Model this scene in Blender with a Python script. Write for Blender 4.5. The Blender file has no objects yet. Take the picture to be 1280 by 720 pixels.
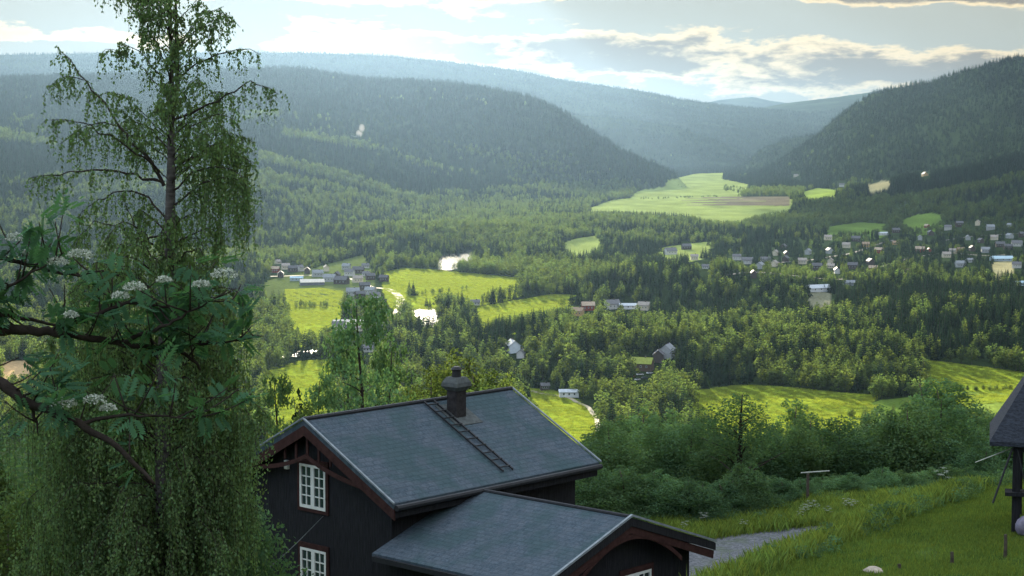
import bpy, math, random
import numpy as np
from mathutils import Vector, Matrix

S = bpy.context.scene
COL = S.collection
random.seed(7)
RNG = np.random.default_rng(11)
R = math.radians

# ------------------------------------------------------------------ camera, light, sky
F = 2300.0                                     # focal length in pixels of a 1280 wide frame
PIT = math.atan(190 / F)
CP, SP = math.cos(PIT), math.sin(PIT)
cam = bpy.data.cameras.new('camera'); camo = bpy.data.objects.new('camera', cam); COL.objects.link(camo)
cam.sensor_width = 36; cam.lens = F / 1280 * 36; cam.clip_start = .5; cam.clip_end = 90000
camo.rotation_euler = (math.pi / 2 - PIT, 0, 0)
S.camera = camo
S.view_settings.view_transform = 'Standard'; S.view_settings.look = 'None'
S.view_settings.exposure = 2.45; S.view_settings.gamma = 1
S.cycles.max_bounces = 6; S.cycles.diffuse_bounces = 3; S.cycles.transmission_bounces = 4
S.cycles.volume_bounces = 0; S.cycles.glossy_bounces = 2; S.cycles.transparent_max_bounces = 8
S.cycles.caustics_reflective = False; S.cycles.caustics_refractive = False
S.cycles.use_denoising = True

SUN_AZ, SUN_EL = -5.0, 10.0                   # degrees left of straight ahead, above the horizon
SD = Vector((math.sin(R(SUN_AZ)) * math.cos(R(SUN_EL)), math.cos(R(SUN_AZ)) * math.cos(R(SUN_EL)), math.sin(R(SUN_EL))))
sun = bpy.data.lights.new('sun', 'SUN'); suno = bpy.data.objects.new('sun', sun); COL.objects.link(suno)
sun.energy = 3.8; sun.angle = R(.53); sun.color = (1, .88, .66)
suno.rotation_euler = (-SD).to_track_quat('-Z', 'Y').to_euler()
suno.location = (-400, 2000, 460)

W = bpy.data.worlds.new('World'); S.world = W; W.use_nodes = True


class NT:
    def __init__(s, t): s.t = t; t.nodes.clear()

    def n(s, typ, **k):
        nd = s.t.nodes.new(typ)
        for a, v in k.items():
            if a.startswith('i_'):
                key = a[2:]; key = int(key) if key.isdigit() else key.replace('_', ' ')
                if isinstance(v, bpy.types.NodeSocket): s.t.links.new(v, nd.inputs[key])
                else: nd.inputs[key].default_value = v
            else: setattr(nd, a, v)
        return nd

    def m(s, op, a, b=0.0, c=0.0):
        nd = s.t.nodes.new('ShaderNodeMath'); nd.operation = op
        for i, v in enumerate((a, b, c)):
            if isinstance(v, bpy.types.NodeSocket): s.t.links.new(v, nd.inputs[i])
            else: nd.inputs[i].default_value = v
        return nd.outputs[0]

    def mix(s, f, a, b, bt='MIX'):
        nd = s.t.nodes.new('ShaderNodeMix'); nd.data_type = 'RGBA'; nd.blend_type = bt
        for k, v in ((0, f), (6, a), (7, b)):
            if isinstance(v, bpy.types.NodeSocket): s.t.links.new(v, nd.inputs[k])
            else: nd.inputs[k].default_value = (*v, 1) if isinstance(v, tuple) and len(v) == 3 else v
        return nd.outputs[2]

    def ss(s, v, lo, hi, a=0., b=1.):
        nd = s.t.nodes.new('ShaderNodeMapRange'); nd.interpolation_type = 'SMOOTHSTEP'
        s.t.links.new(v, nd.inputs[0])
        for i, q in enumerate((lo, hi, a, b)): nd.inputs[i + 1].default_value = q
        return nd.outputs[0]


w = NT(W.node_tree)
sky = w.n('ShaderNodeTexSky', sky_type='NISHITA', sun_disc=False, sun_elevation=R(SUN_EL), sun_rotation=R(SUN_AZ),
          altitude=300, air_density=1.0, dust_density=.5, ozone_density=3.0)
tc = w.n('ShaderNodeTexCoord'); sp = w.n('ShaderNodeSeparateXYZ', i_0=tc.outputs['Generated'])
U = w.m('MULTIPLY', w.m('ARCTAN2', sp.outputs[0], sp.outputs[1]), 23.0)        # bearing and height of the direction, 2.5 degree units
V = w.m('MULTIPLY', w.m('ARCSINE', sp.outputs[2]), 23.0)
vec = w.n('ShaderNodeCombineXYZ', i_0=w.m('MULTIPLY', U, .5), i_1=w.m('MULTIPLY', V, 1.55), i_2=3.7).outputs[0]
n1 = w.n('ShaderNodeTexNoise', i_Vector=vec, i_Scale=2.1, i_Detail=10.0, i_Roughness=.6, i_Distortion=.15).outputs[0]
def gauss(v, c, sg):
    q = w.m('DIVIDE', w.m('SUBTRACT', v, c), sg); return w.m('EXPONENT', w.m('MULTIPLY', w.m('MULTIPLY', q, q), -1.0))
vc = w.m('MULTIPLY_ADD', U, -.045, 1.02)
band = w.m('MULTIPLY', gauss(V, vc, .42), w.ss(U, -3.6, -2.2, .15, 1))
top = w.m('MULTIPLY', w.ss(V, 1.45, 1.75), w.ss(U, 3.2, 4.4))
lowl = w.m('MULTIPLY', gauss(V, 1.2, .12), w.ss(U, -4.2, -3.6, 1, 0))
wisp = w.m('MULTIPLY', w.ss(V, 1.5, 1.75), .22)
cov = w.m('ADD', w.m('ADD', w.m('MULTIPLY', band, .40), w.m('MULTIPLY', top, .42)), w.m('ADD', w.m('MULTIPLY', lowl, .30), w.m('ADD', wisp, w.ss(V, 9.0, 18.0, 0, .26))))
den = w.m('SUBTRACT', w.m('ADD', n1, cov), .72)
alpha = w.ss(den, -.02, .07)
core = w.m('MULTIPLY', w.ss(den, .05, .20), w.ss(U, -3.0, .5, .2, .8))
skyc = w.mix(w.ss(V, 3.6, 8.0, 1.0, .0), sky.outputs[0], (.70, .73, .63))
ccol = w.mix(core, (1.55, 1.25, .74), (.16, .17, .19))
ccol = w.mix(w.ss(V, 7.0, 14.0), ccol, (1.75, 1.95, 2.2))  # bright overhead cover added above the view to lift the ambient light
fin = w.mix(alpha, skyc, ccol)
bg = w.n('ShaderNodeBackground', i_Color=fin, i_Strength=.15)
w.t.links.new(bg.outputs[0], w.n('ShaderNodeOutputWorld').inputs[0])


# ------------------------------------------------------------------ numpy helpers
def _hash(i, j, s):
    h = (i.astype(np.int64) * 374761393 + j.astype(np.int64) * 668265263 + s * 974634777) & 0x7fffffff
    h = ((h ^ (h >> 13)) * 1274126177) & 0x7fffffff
    return ((h ^ (h >> 16)) & 0xffff) / 65535.0


def vnoise(x, y, s=0):
    i, j = np.floor(x), np.floor(y); fx, fy = x - i, y - j
    fx = fx * fx * (3 - 2 * fx); fy = fy * fy * (3 - 2 * fy)
    a, b, c, d = _hash(i, j, s), _hash(i + 1, j, s), _hash(i, j + 1, s), _hash(i + 1, j + 1, s)
    return (a * (1 - fx) + b * fx) * (1 - fy) + (c * (1 - fx) + d * fx) * fy


def fbm(x, y, s=0, o=4):
    r, a, t = 0, 1., 0
    for k in range(o):
        r = r + a * vnoise(x * 2 ** k, y * 2 ** k, s + k); t += a; a *= .5
    return r / t * 2 - 1


def sstep(a, b, v):
    t = np.clip((v - a) / (b - a), 0, 1); return t * t * (3 - 2 * t)


def project(x, y, z):
    fw = np.maximum(y * CP - z * SP, 1e-3)
    return 640 + F * x / fw, 360 - F * (y * SP + z * CP) / fw


def ray(px, py):
    a, b = (px - 640) / F, (360 - py) / F
    return np.array([a, CP + b * SP, -SP + b * CP])


def at(px, py, y):
    v = ray(px, py); return Vector(v * (y / v[1]))


# ------------------------------------------------------------------ terrain
PRF = np.array([[-60, -5], [0, -6.4], [18, -8.6], [40, -13.0], [58, -13.9], [72, -14.4], [82, -16.6], [100, -22], [160, -36],
                [300, -66], [500, -102], [700, -128], [900, -146], [1050, -150], [40000, -150]], float)
B_ = dict(u=[-1600, -600, 0, 200, 330, 380, 450, 520, 560, 620, 660, 700, 740, 780, 820, 845, 870, 3000],
          p=[112, 104, 98, 92, 86, 87, 98, 102, 104, 112, 121, 137, 165, 189, 207, 218, 245, 245],
          yc=[7000, 7000, 7000, 7000, 7000, 6900, 6800, 6600, 6500, 6300, 6200, 6000, 5900, 5700, 5600, 5500, 5500, 5500],
          yf=[2300, 2300, 2300, 2300, 2300, 2500, 2900, 3500, 3700, 3950, 4100, 4200, 4450, 4700, 5000, 5200, 5200, 5200], e=1.5, nz=26)
A_ = dict(u=[-1600, 0, 330, 400, 480, 560, 640, 700, 800, 850, 900, 950, 1000, 1050, 3000],
          p=[64, 69, 66, 67, 70, 78, 88, 100, 114, 124, 131, 136, 140, 150, 165],
          yc=[12000, 12000, 12000, 12000, 12000, 12200, 12500, 12700, 13000, 13200, 13400, 13500, 13500, 13500, 13500],
          yf=[8300, 8300, 8300, 8300, 8300, 8500, 8700, 8900, 9300, 9500, 9500, 9500, 9500, 9500, 9500], e=1.0, nz=30)
C_ = dict(u=[-1600, 600, 700, 760, 800, 850, 900, 930, 945, 960, 3000], p=[142, 138, 142, 146, 150, 160, 175, 188, 201, 215, 215],
          yc=[9800] * 11, yf=[8700] * 11, e=1.0, nz=14)
D_ = dict(u=[-1600, 800, 900, 940, 980, 1040, 1089, 1200, 1500, 3000], p=[170, 160, 146, 137, 129, 122, 115, 104, 96, 90],
          yc=[15500] * 10, yf=[10800] * 10, e=.9, nz=25)
M_ = dict(u=[-1600, 840, 880, 900, 920, 940, 960, 975, 1000, 3000], p=[165, 140, 129, 125, 123, 121.5, 126, 128, 131, 128], yc=[20500] * 10, yf=[17600] * 10, e=1, nz=0)
E_ = dict(u=[-1600, 930, 960, 990, 1010, 1025, 1040, 1062, 1089, 1122, 1160, 1197, 1250, 1280, 1500, 2200, 3000],
          p=[260, 226, 208, 190, 176, 165, 151, 134, 117, 109, 103, 91, 76, 71, 54, 30, 20],
          yc=[7000, 7000, 7000, 7000, 7000, 6900, 6800, 6700, 6600, 6500, 6400, 6250, 6050, 6000, 5700, 5400, 5400],
          yf=[6300, 6300, 6200, 5900, 5600, 5300, 5000, 4700, 4400, 4200, 4000, 3800, 3600, 3500, 3200, 3000, 3000], e=1.7, nz=24)
F_ = dict(u=[-1600, 915, 931, 950, 980, 1010, 1040, 1100, 3000], p=[240, 214, 204, 187, 174, 169, 164, 160, 160], yc=[8600] * 9, yf=[7500] * 9, e=1, nz=10)
G_ = dict(u=[-1600, 940, 960, 1000, 1040, 1080, 1130, 1200, 1280, 1500, 3000], p=[260, 255, 251, 245, 239, 233, 223, 213, 192, 170, 150],
          yc=[4300, 4300, 4300, 4300, 4300, 4250, 4250, 4200, 4200, 4200, 4200],
          yf=[3900, 3900, 3800, 3750, 3600, 3350, 3100, 2850, 2700, 2600, 2600], e=.9, nz=9)
KNOLLS = [(905, 1790, 130, 150, 20), (1000, 1270, 230, 130, 9), (610, 2650, 160, 160, 13), (460, 2700, 150, 150, 10), (1230, 1420, 110, 130, 12),
          (1000, 2600, 120, 150, 8), (700, 1250, 90, 110, 8), (760, 3000, 160, 200, 10)]


def hill(h, u, y, x):
    us = np.array(h['u'], float)
    yc = np.interp(u, us, h['yc']); yf = np.interp(u, us, h['yf']); p = np.interp(u, us, h['p'])
    zc = (170 - p) / F * yc
    t = (y - yf) / (yc - yf); tt = np.clip(t, 0, 1)
    s = tt ** h['e']; s = s * (1.25 - .25 * s)
    nz = h['nz'] * fbm(x / 700, y / 700, 40 + int(yc.flat[0]) % 17, 4) * np.sin(np.pi * np.clip(tt, 0, 1)) ** .7
    z = -150 + (zc + 150) * s + nz
    z = np.where(t > 1, zc - (y - yc) * .10, z)
    return np.where(t < 0, -400., z)


def H(x, y):
    x = np.asarray(x, float); y = np.asarray(y, float)
    x, y = np.broadcast_arrays(x, y)
    u = 640 + F * x / np.maximum(y, 60)
    z = np.interp(y, PRF[:, 0], PRF[:, 1])
    # the raised lawn to the right and its grassy bank
    e = (x - (7.6 + .61 * (y - 47))) / 1.17
    fade = 1 - sstep(58, 72, y)
    z = z + fade * sstep(20, 44, y) * (2.45 * sstep(-4.2 - .25 * np.clip(y - 56, 0, 8), 0, e) + .03 * np.clip(e, 0, 12))
    z = z - 1.1 * np.exp(-((x + 5) / 6) ** 2 - ((y - 55) / 8) ** 2)
    z = z + .10 * fbm(x / 4, y / 4, 3, 3) * sstep(30, 40, y)
    und = sstep(900, 1300, y)
    z = z + und * (1.8 * fbm(x / 260, y / 260, 9, 3)) + 4 * fbm(x / 60, y / 60, 5, 2) * sstep(110, 200, y) * (1 - und)
    for ku, ky, rx, ry, kh in KNOLLS:
        kx = (ku - 640) / F * ky
        z = z + kh * np.exp(-((x - kx) / rx) ** 2 - ((y - ky) / ry) ** 2)
    for h in (A_, B_, C_, D_, M_, E_, F_, G_):
        z = np.maximum(z, hill(h, u, y, x))
    return z


def ground(px, py, y0=40, y1=30000):
    ys = np.geomspace(y0, y1, 2600); v = ray(px, py)
    xs = v[0] / v[1] * ys; zr = v[2] / v[1] * ys
    g = H(xs, ys); k = np.argmax(g >= zr)
    return np.array([xs[k], ys[k], g[k]])


def inpoly(px, py, P):
    r = np.zeros(px.shape, bool); n = len(P)
    for i in range(n):
        x0, y0 = P[i]; x1, y1 = P[(i + 1) % n]
        if y0 == y1: continue
        c = ((y0 > py) != (y1 > py)) & (px < (x1 - x0) * (py - y0) / (y1 - y0) + x0); r ^= c
    return r


YG = (.25, .32, .03); PG = (.20, .27, .05); DG = (.10, .16, .03); PALE = (.28, .26, .14); FG = (.22, .275, .075)
FIELDS = [
    ([(732, 262), (765, 250), (800, 246), (992, 249), (988, 260), (940, 268), (925, 275), (880, 273), (862, 266), (800, 262)], FG),
    ([(788, 244), (800, 238), (856, 230), (892, 222), (914, 226), (938, 231), (925, 239), (900, 245), (830, 247)], FG),
    ([(830, 226), (870, 217), (905, 216), (900, 222), (850, 230)], FG),
    ([(478, 341), (505, 335), (540, 337), (580, 341), (655, 348), (640, 354), (600, 361), (545, 365), (505, 374), (488, 362)], YG),
    ([(598, 384), (640, 376), (690, 368), (722, 369), (690, 383), (645, 391), (600, 396)], YG),
    ([(356, 362), (400, 360), (428, 364), (428, 384), (415, 402), (395, 412), (364, 405)], YG),
    ([(330, 462), (372, 452), (418, 449), (415, 480), (410, 512), (335, 522)], YG),
    ([(858, 489), (930, 481), (985, 484), (1040, 490), (1100, 494), (1075, 516), (1070, 526), (1000, 531), (900, 527)], YG),
    ([(1068, 512), (1100, 500), (1150, 495), (1205, 489), (1270, 487), (1270, 500), (1200, 510), (1100, 520)], DG),
    ([(1150, 449), (1200, 455), (1290, 467), (1300, 488), (1240, 489), (1196, 487), (1168, 470)], YG),
    ([(1205, 490), (1300, 489), (1300, 505), (1220, 503)], PG),
    ([(655, 484), (690, 488), (722, 500), (745, 522), (742, 540), (700, 545), (672, 505)], YG),
    ([(702, 304), (722, 298), (744, 295), (752, 303), (738, 310), (716, 312)], FG),
    ([(818, 311), (850, 306), (886, 302), (896, 304), (872, 310), (842, 316)], FG),
    ([(1083, 232), (1104, 225), (1114, 227), (1108, 234), (1090, 237)], PALE),
    ([(1003, 240), (1022, 235), (1048, 238), (1040, 243), (1012, 247)], PG),
    ([(1126, 276), (1146, 268), (1168, 266), (1182, 271), (1160, 281), (1140, 283)], DG),
    ([(1030, 284), (1075, 278), (1110, 280), (1100, 285), (1040, 288)], DG),
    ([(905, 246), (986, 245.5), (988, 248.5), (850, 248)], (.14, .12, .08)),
    ([(0, 452), (40, 450), (45, 462), (0, 468)], (.42, .30, .16)),
    ([(1010, 365), (1040, 366), (1038, 376), (1012, 377)], (.2, .2, .13)),
    ([(1240, 328), (1268, 325), (1266, 334), (1242, 338)], PALE),
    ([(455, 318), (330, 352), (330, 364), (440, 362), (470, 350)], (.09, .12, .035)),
]
WATER = [[(514, 393), (523, 387), (546, 385), (549, 398), (559, 404), (545, 410), (525, 408)],
         [(546, 326), (556, 319), (575, 317), (588, 309), (592, 316), (587, 330), (560, 336), (548, 334)],
         [(292, 446), (350, 441), (398, 437), (399, 442), (350, 447), (293, 451)]]
GAPS = [  # other openings among the trees: roads, yards, houses; (px, py, half width, up, down)
    (492, 374, 9, 13, 14), (470, 360, 26, 5, 8), (738, 510, 14, 10, 22)]
LAKE_Z = -150.4

# ground sheet: rows from behind the camera out to the far mountains
ys = np.unique(np.concatenate([np.arange(-60, 30, 3.), np.arange(30, 76, .55), np.geomspace(76, 900, 110), 150 * F / np.arange(382, 70, -.62),
                               np.geomspace(4950, 16800, 170), np.geomspace(17000, 22500, 40)]))
ts = np.concatenate([np.linspace(-.75, -.34, 30), np.linspace(-.33, .33, 460), np.linspace(.34, .75, 30)])
Y, T = np.meshgrid(ys, ts, indexing='ij'); X = T * np.maximum(Y, 60)
X = np.where(Y < 60, T * 60, X)
Z = H(X, Y)
PX, PY = project(X, Y, Z)
gcol = np.zeros(Z.shape + (3,))
fo = fbm(X / 90, Y / 90, 21, 3)[..., None]
gcol[:] = np.array([.022, .036, .013]) * (1 + .5 * fo)
stripe = sstep(.1, .4, fbm(X / 420, Y / 420, 33, 3) + .25 * fbm(X / 60, Y / 60, 8, 2))[..., None] * (Y > 2200)[..., None]
gcol = gcol * (1 - stripe * .8) + np.array([.036, .056, .022]) * stripe * .8
nearm = (1 - sstep(74, 90, Y))[..., None]
gcol = gcol * (1 - nearm) + np.array([.06, .12, .035]) * nearm * (1 + .4 * fbm(X / 2, Y / 2, 12, 3)[..., None])
el = (X - (7.6 + .61 * (Y - 47))) / 1.17
lm = (sstep(-.3, .5, el) * (1 - sstep(60, 64, Y)) * sstep(25, 40, Y))[..., None]; lp = sstep(-.25, .45, fbm(X / 1.6, Y / 2.4, 91, 4))[..., None]
gcol = gcol * (1 - lm) + lm * (np.array([.045, .10, .028]) * (1 - lp) + np.array([.115, .175, .045]) * lp)
frontmask = (Y > 800)
fieldmask = np.zeros(Z.shape, bool)
for P, c in FIELDS:
    m = np.zeros(Z.shape, bool)
    for q in (0, .35, .7, 1.0): m |= inpoly(PX, PY - q * 15 * F / np.maximum(Y, 800), P)
    m &= frontmask & (Y < 9500); fieldmask |= m
    gcol[m] = np.array(c) * (1 + .4 * fbm(X / 40, Y / 90, 17, 4)[m][:, None])
for P in WATER:
    m = np.zeros(Z.shape, bool)
    for q in (-2, 0, 6, 12, 16): m |= inpoly(PX, PY - q, P)
    m &= frontmask
    Z[m] = np.minimum(Z[m], LAKE_Z - .5)


def finish(me, mat):
    me.update(); me.validate()
    if mat: me.materials.append(mat)


def mesh_obj(name, verts, faces, mat=None, parent=None, smooth=False, col=None):
    """verts (n,3); faces: list of index lists or an (m,k) array -> one mesh object"""
    me = bpy.data.meshes.new(name); verts = np.asarray(verts, np.float32)
    if isinstance(faces, np.ndarray):
        m, k = faces.shape
        me.vertices.add(len(verts)); me.vertices.foreach_set('co', verts.ravel())
        me.loops.add(m * k); me.loops.foreach_set('vertex_index', faces.astype(np.int32).ravel())
        me.polygons.add(m); me.polygons.foreach_set('loop_start', np.arange(0, m * k, k, dtype=np.int32))
        me.update(calc_edges=True)
    else:
        me.from_pydata([tuple(map(float, v)) for v in verts], [], [tuple(int(i) for i in f) for f in faces])
    if col is not None:
        a = me.color_attributes.new('tint', 'FLOAT_COLOR', 'POINT')
        c = np.ones((len(verts), 4), np.float32); c[:, :3] = col; a.data.foreach_set('color', c.ravel())
    if smooth: me.polygons.foreach_set('use_smooth', np.ones(len(me.polygons), bool))
    if mat: me.materials.append(mat)
    me.update()
    o = bpy.data.objects.new(name, me); COL.objects.link(o)
    if parent: o.parent = parent
    return o


def tag(o, label=None, cat=None, group=None, kind=None):
    for k, v in (('label', label), ('category', cat), ('group', group), ('kind', kind)):
        if v: o[k] = v
    return o


def empty(name, loc, rz=0):
    o = bpy.data.objects.new(name, None); COL.objects.link(o); o.location = loc; o.rotation_euler = (0, 0, rz); return o


def copy_tree(o, parent=None):
    c = o.copy(); COL.objects.link(c)
    if parent: c.parent = parent
    for ch in o.children: copy_tree(ch, c)
    return c


class MB:
    """collects shapes for one mesh"""
    def __init__(s): s.v = []; s.f = []; s.k = 0

    def add(s, v, f):
        v = np.asarray(v, float).reshape(-1, 3); s.v.append(v); s.f += [[i + s.k for i in q] for q in f]; s.k += len(v); return s

    def box(s, lo, hi):
        x0, y0, z0 = lo; x1, y1, z1 = hi
        return s.add([(x0, y0, z0), (x1, y0, z0), (x1, y1, z0), (x0, y1, z0), (x0, y0, z1), (x1, y0, z1), (x1, y1, z1), (x0, y1, z1)],
                     [(3, 2, 1, 0), (4, 5, 6, 7), (0, 1, 5, 4), (1, 2, 6, 5), (2, 3, 7, 6), (3, 0, 4, 7)])

    def prism(s, poly, d):
        """polygon (list of 3d points) swept along vector d"""
        p = np.array(poly, float); n = len(p); q = p + np.array(d, float)
        return s.add(np.vstack([p, q]), [list(range(n))[::-1], list(range(n, 2 * n))] + [(i, (i + 1) % n, n + (i + 1) % n, n + i) for i in range(n)])

    def tube(s, pts, rad, n=6):
        pts = np.array(pts, float); m = len(pts)
        rad = np.broadcast_to(np.array(rad, float), (m,))
        tan = np.gradient(pts, axis=0); tan /= np.linalg.norm(tan, axis=1)[:, None] + 1e-9
        ref = np.array([.31, .95, .05]); a = np.cross(tan, ref); a /= np.linalg.norm(a, axis=1)[:, None] + 1e-9; b = np.cross(tan, a)
        th = np.arange(n) * 2 * np.pi / n
        v = pts[:, None] + rad[:, None, None] * (np.cos(th)[None, :, None] * a[:, None] + np.sin(th)[None, :, None] * b[:, None])
        f = [(i * n + j, i * n + (j + 1) % n, (i + 1) * n + (j + 1) % n, (i + 1) * n + j) for i in range(m - 1) for j in range(n)]
        f += [list(range(n))[::-1], list(range((m - 1) * n, m * n))]
        return s.add(v.reshape(-1, 3), f)

    def build(s, name, mat, parent=None, smooth=False): return mesh_obj(name, np.vstack(s.v), s.f, mat, parent, smooth)


# ------------------------------------------------------------------ materials
MATS = {}


def material(name, fn):
    if name not in MATS:
        m = bpy.data.materials.new(name); m.use_nodes = True; t = NT(m.node_tree); out = t.n('ShaderNodeOutputMaterial')
        t.t.links.new(fn(t), out.inputs[0]); MATS[name] = m
    return MATS[name]


def plain(name, col, rough=.7, var=.25, scale=6., bump=.0, metallic=0., spec=.12, stretch=(1, 1, 1)):
    def fn(t):
        co = t.n('ShaderNodeTexCoord').outputs['Object']
        mp = t.n('ShaderNodeMapping', i_Vector=co, i_Scale=stretch).outputs[0]
        nz = t.n('ShaderNodeTexNoise', i_Vector=mp, i_Scale=scale, i_Detail=5., i_Roughness=.65).outputs[0]
        k = t.ss(nz, .25, .75, 1 - var, 1 + var)
        c = t.mix(1., tuple(col), t.n('ShaderNodeCombineColor', i_0=k, i_1=k, i_2=k).outputs[0], 'MULTIPLY')
        b = t.n('ShaderNodeBsdfPrincipled', i_Base_Color=c, i_Roughness=rough, i_Metallic=metallic, i_Specular_IOR_Level=spec)
        if bump:
            t.t.links.new(t.n('ShaderNodeBump', i_Height=nz, i_Strength=bump, i_Distance=.05).outputs[0], b.inputs['Normal'])
        return b.outputs[0]
    return material(name, fn)


def foliage(name, col, trans=.45, var=.35, tcol=None, warm=.3):
    def fn(t):
        at_ = t.n('ShaderNodeAttribute', attribute_name='tint').outputs['Color']
        rnd = t.n('ShaderNodeObjectInfo').outputs['Random']
        k = t.m('MULTIPLY_ADD', rnd, 2 * var, 1 - var)
        c = t.mix(1., tuple(col), t.n('ShaderNodeCombineColor', i_0=k, i_1=k, i_2=k).outputs[0], 'MULTIPLY')
        c = t.mix(t.m('MULTIPLY', t.m('FRACT', t.m('MULTIPLY', rnd, 7.3)), warm), c, (col[0] * 1.9, col[1] * 1.35, col[2] * .8))
        c = t.mix(1., c, at_, 'MULTIPLY')
        d = t.n('ShaderNodeBsdfDiffuse', i_Color=c)
        tcc = t.mix(1., c, tuple(tcol or (1.65, 1.75, .85)), 'MULTIPLY')
        tr = t.n('ShaderNodeBsdfTranslucent', i_Color=tcc)
        mx = t.n('ShaderNodeMixShader', i_0=trans); t.t.links.new(d.outputs[0], mx.inputs[1]); t.t.links.new(tr.outputs[0], mx.inputs[2])
        return mx.outputs[0]
    return material(name, fn)


def m_ground(t):
    co = t.n('ShaderNodeTexCoord').outputs['Object']; at_ = t.n('ShaderNodeAttribute', attribute_name='tint').outputs['Color']
    a = t.n('ShaderNodeTexNoise', i_Vector=co, i_Scale=.45, i_Detail=8., i_Roughness=.7).outputs[0]
    k = t.ss(a, .3, .7, .72, 1.28)
    c = t.mix(1., at_, t.n('ShaderNodeCombineColor', i_0=k, i_1=k, i_2=k).outputs[0], 'MULTIPLY')
    b = t.n('ShaderNodeBsdfDiffuse', i_Color=c)
    n2 = t.n('ShaderNodeTexNoise', i_Vector=co, i_Scale=.8, i_Detail=6., i_Roughness=.7).outputs[0]
    t.t.links.new(t.n('ShaderNodeBump', i_Height=n2, i_Strength=.9, i_Distance=1.6).outputs[0], b.inputs['Normal'])
    return b.outputs[0]


M_ground = material('meadow_and_forest_floor', m_ground)
M_spruce = foliage('spruce_needles', (.018, .038, .026), .2, .35, (1.6, 1.7, .8), .2)
M_birch = foliage('broad_leaves', (.062, .096, .040), .46, .35, None, .35)
M_nearleaf = foliage('near_leaves', (.072, .135, .076), .42, .25, None, .25)
M_weep = foliage('birch_leaves', (.088, .152, .078), .45, .25, (1.4, 1.5, .8), .4)
M_rowan = foliage('rowan_leaves', (.062, .145, .085), .38, .2, None, .2)
M_bark = plain('bark', (.075, .062, .05), .9, .5, 9., .6)
M_bbark = plain('birch_bark', (.075, .07, .066), .85, .65, 5., .4, stretch=(1, 1, 3))
M_dbark = plain('dark_bark', (.030, .024, .020), .9, .4, 12., .6)
M_grass = foliage('grass_blades', (.105, .165, .052), .4, .35, None, .6)
M_hay = foliage('hay_blades', (.14, .19, .042), .45, .4, (1.55, 1.65, .85), .5)
M_lawn = foliage('lawn_blades', (.085, .140, .042), .4, .3, None, .6)
M_white = plain('white_paint', (.62, .64, .60), .5, .06, 3)
M_florets = plain('creamy_florets', (.38, .42, .35), .8, .15, 30)
M_wall = plain('tarred_timber', (.017, .018, .021), .75, .45, 3., .5, stretch=(9, 9, .6))
M_red = plain('red_brown_paint', (.040, .019, .017), .75, .35, 5)
M_glass = material('window_glass', lambda t: t.n('ShaderNodeBsdfPrincipled', i_Base_Color=(.02, .035, .04, 1), i_Roughness=.06, i_Specular_IOR_Level=.9).outputs[0])


def m_roof(t, rot=math.pi / 2):
    co = t.n('ShaderNodeTexCoord').outputs['Object']
    a = t.n('ShaderNodeTexNoise', i_Vector=co, i_Scale=14., i_Detail=6., i_Roughness=.8).outputs[0]
    b_ = t.n('ShaderNodeTexNoise', i_Vector=co, i_Scale=.9, i_Detail=4.).outputs[0]
    br = t.n('ShaderNodeTexBrick', i_Vector=t.n('ShaderNodeMapping', i_Vector=co, i_Rotation=(0, 0, rot)).outputs[0], i_Color1=(1, 1, 1, 1), i_Color2=(.62, .62, .62, 1), i_Mortar=(.3, .3, .3, 1), i_Scale=1.0, i_Mortar_Size=.018, i_Brick_Width=.3, i_Row_Height=.17).outputs[0]
    vo = t.n('ShaderNodeTexVoronoi', i_Vector=t.n('ShaderNodeMapping', i_Vector=co, i_Scale=(5.5, 3.2, 5.5)).outputs[0], i_Scale=1.).outputs['Color']
    k = t.n('ShaderNodeSeparateColor', i_0=vo).outputs[0]
    c = t.mix(t.ss(a, .3, .7), (.040, .060, .078), (.105, .140, .165))
    c = t.mix(t.m('MULTIPLY', k, .55), c, (.115, .135, .155))
    c = t.mix(t.ss(b_, .42, .62, 0, .6), c, (.045, .088, .088))
    c = t.mix(.3, c, br, 'MULTIPLY')
    c = t.mix(1., c, (.84, .86, .90), 'MULTIPLY')
    bs = t.n('ShaderNodeBsdfPrincipled', i_Base_Color=c, i_Roughness=.9, i_Specular_IOR_Level=.12)
    t.t.links.new(t.n('ShaderNodeBump', i_Height=t.m('ADD', a, t.m('MULTIPLY', br, .6)), i_Strength=.7, i_Distance=.03).outputs[0], bs.inputs['Normal'])
    return bs.outputs[0]


M_roof = material('slate_roofing', m_roof)
M_aroof = material('annex_slate_roofing', lambda t: m_roof(t, 0.0))
M_metal = plain('roof_edge_metal', (.20, .23, .25), .6, .25, 4, 0, .2)
M_dark = plain('black_metal', (.025, .027, .03), .5, .2, 8)
M_brick = plain('dark_brick', (.030, .028, .029), .85, .4, 9, .5)
M_concrete = plain('grey_mortar', (.075, .085, .085), .85, .3, 7, .3)


def m_gravel(t):
    co = t.n('ShaderNodeTexCoord').outputs['Object']
    a = t.n('ShaderNodeTexVoronoi', i_Vector=co, i_Scale=14.).outputs['Color']
    g = t.n('ShaderNodeTexNoise', i_Vector=co, i_Scale=1.2, i_Detail=6.).outputs[0]
    c = t.mix(t.n('ShaderNodeSeparateColor', i_0=a).outputs[0], (.06, .066, .075), (.16, .165, .175))
    c = t.mix(t.ss(g, .45, .72, 0, .8), c, (.075, .095, .06))
    b = t.n('ShaderNodeBsdfPrincipled', i_Base_Color=c, i_Roughness=.95, i_Specular_IOR_Level=.1)
    t.t.links.new(t.n('ShaderNodeBump', i_Height=t.n('ShaderNodeSeparateColor', i_0=a).outputs[1], i_Strength=.7, i_Distance=.03).outputs[0], b.inputs['Normal'])
    return b.outputs[0]


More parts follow.
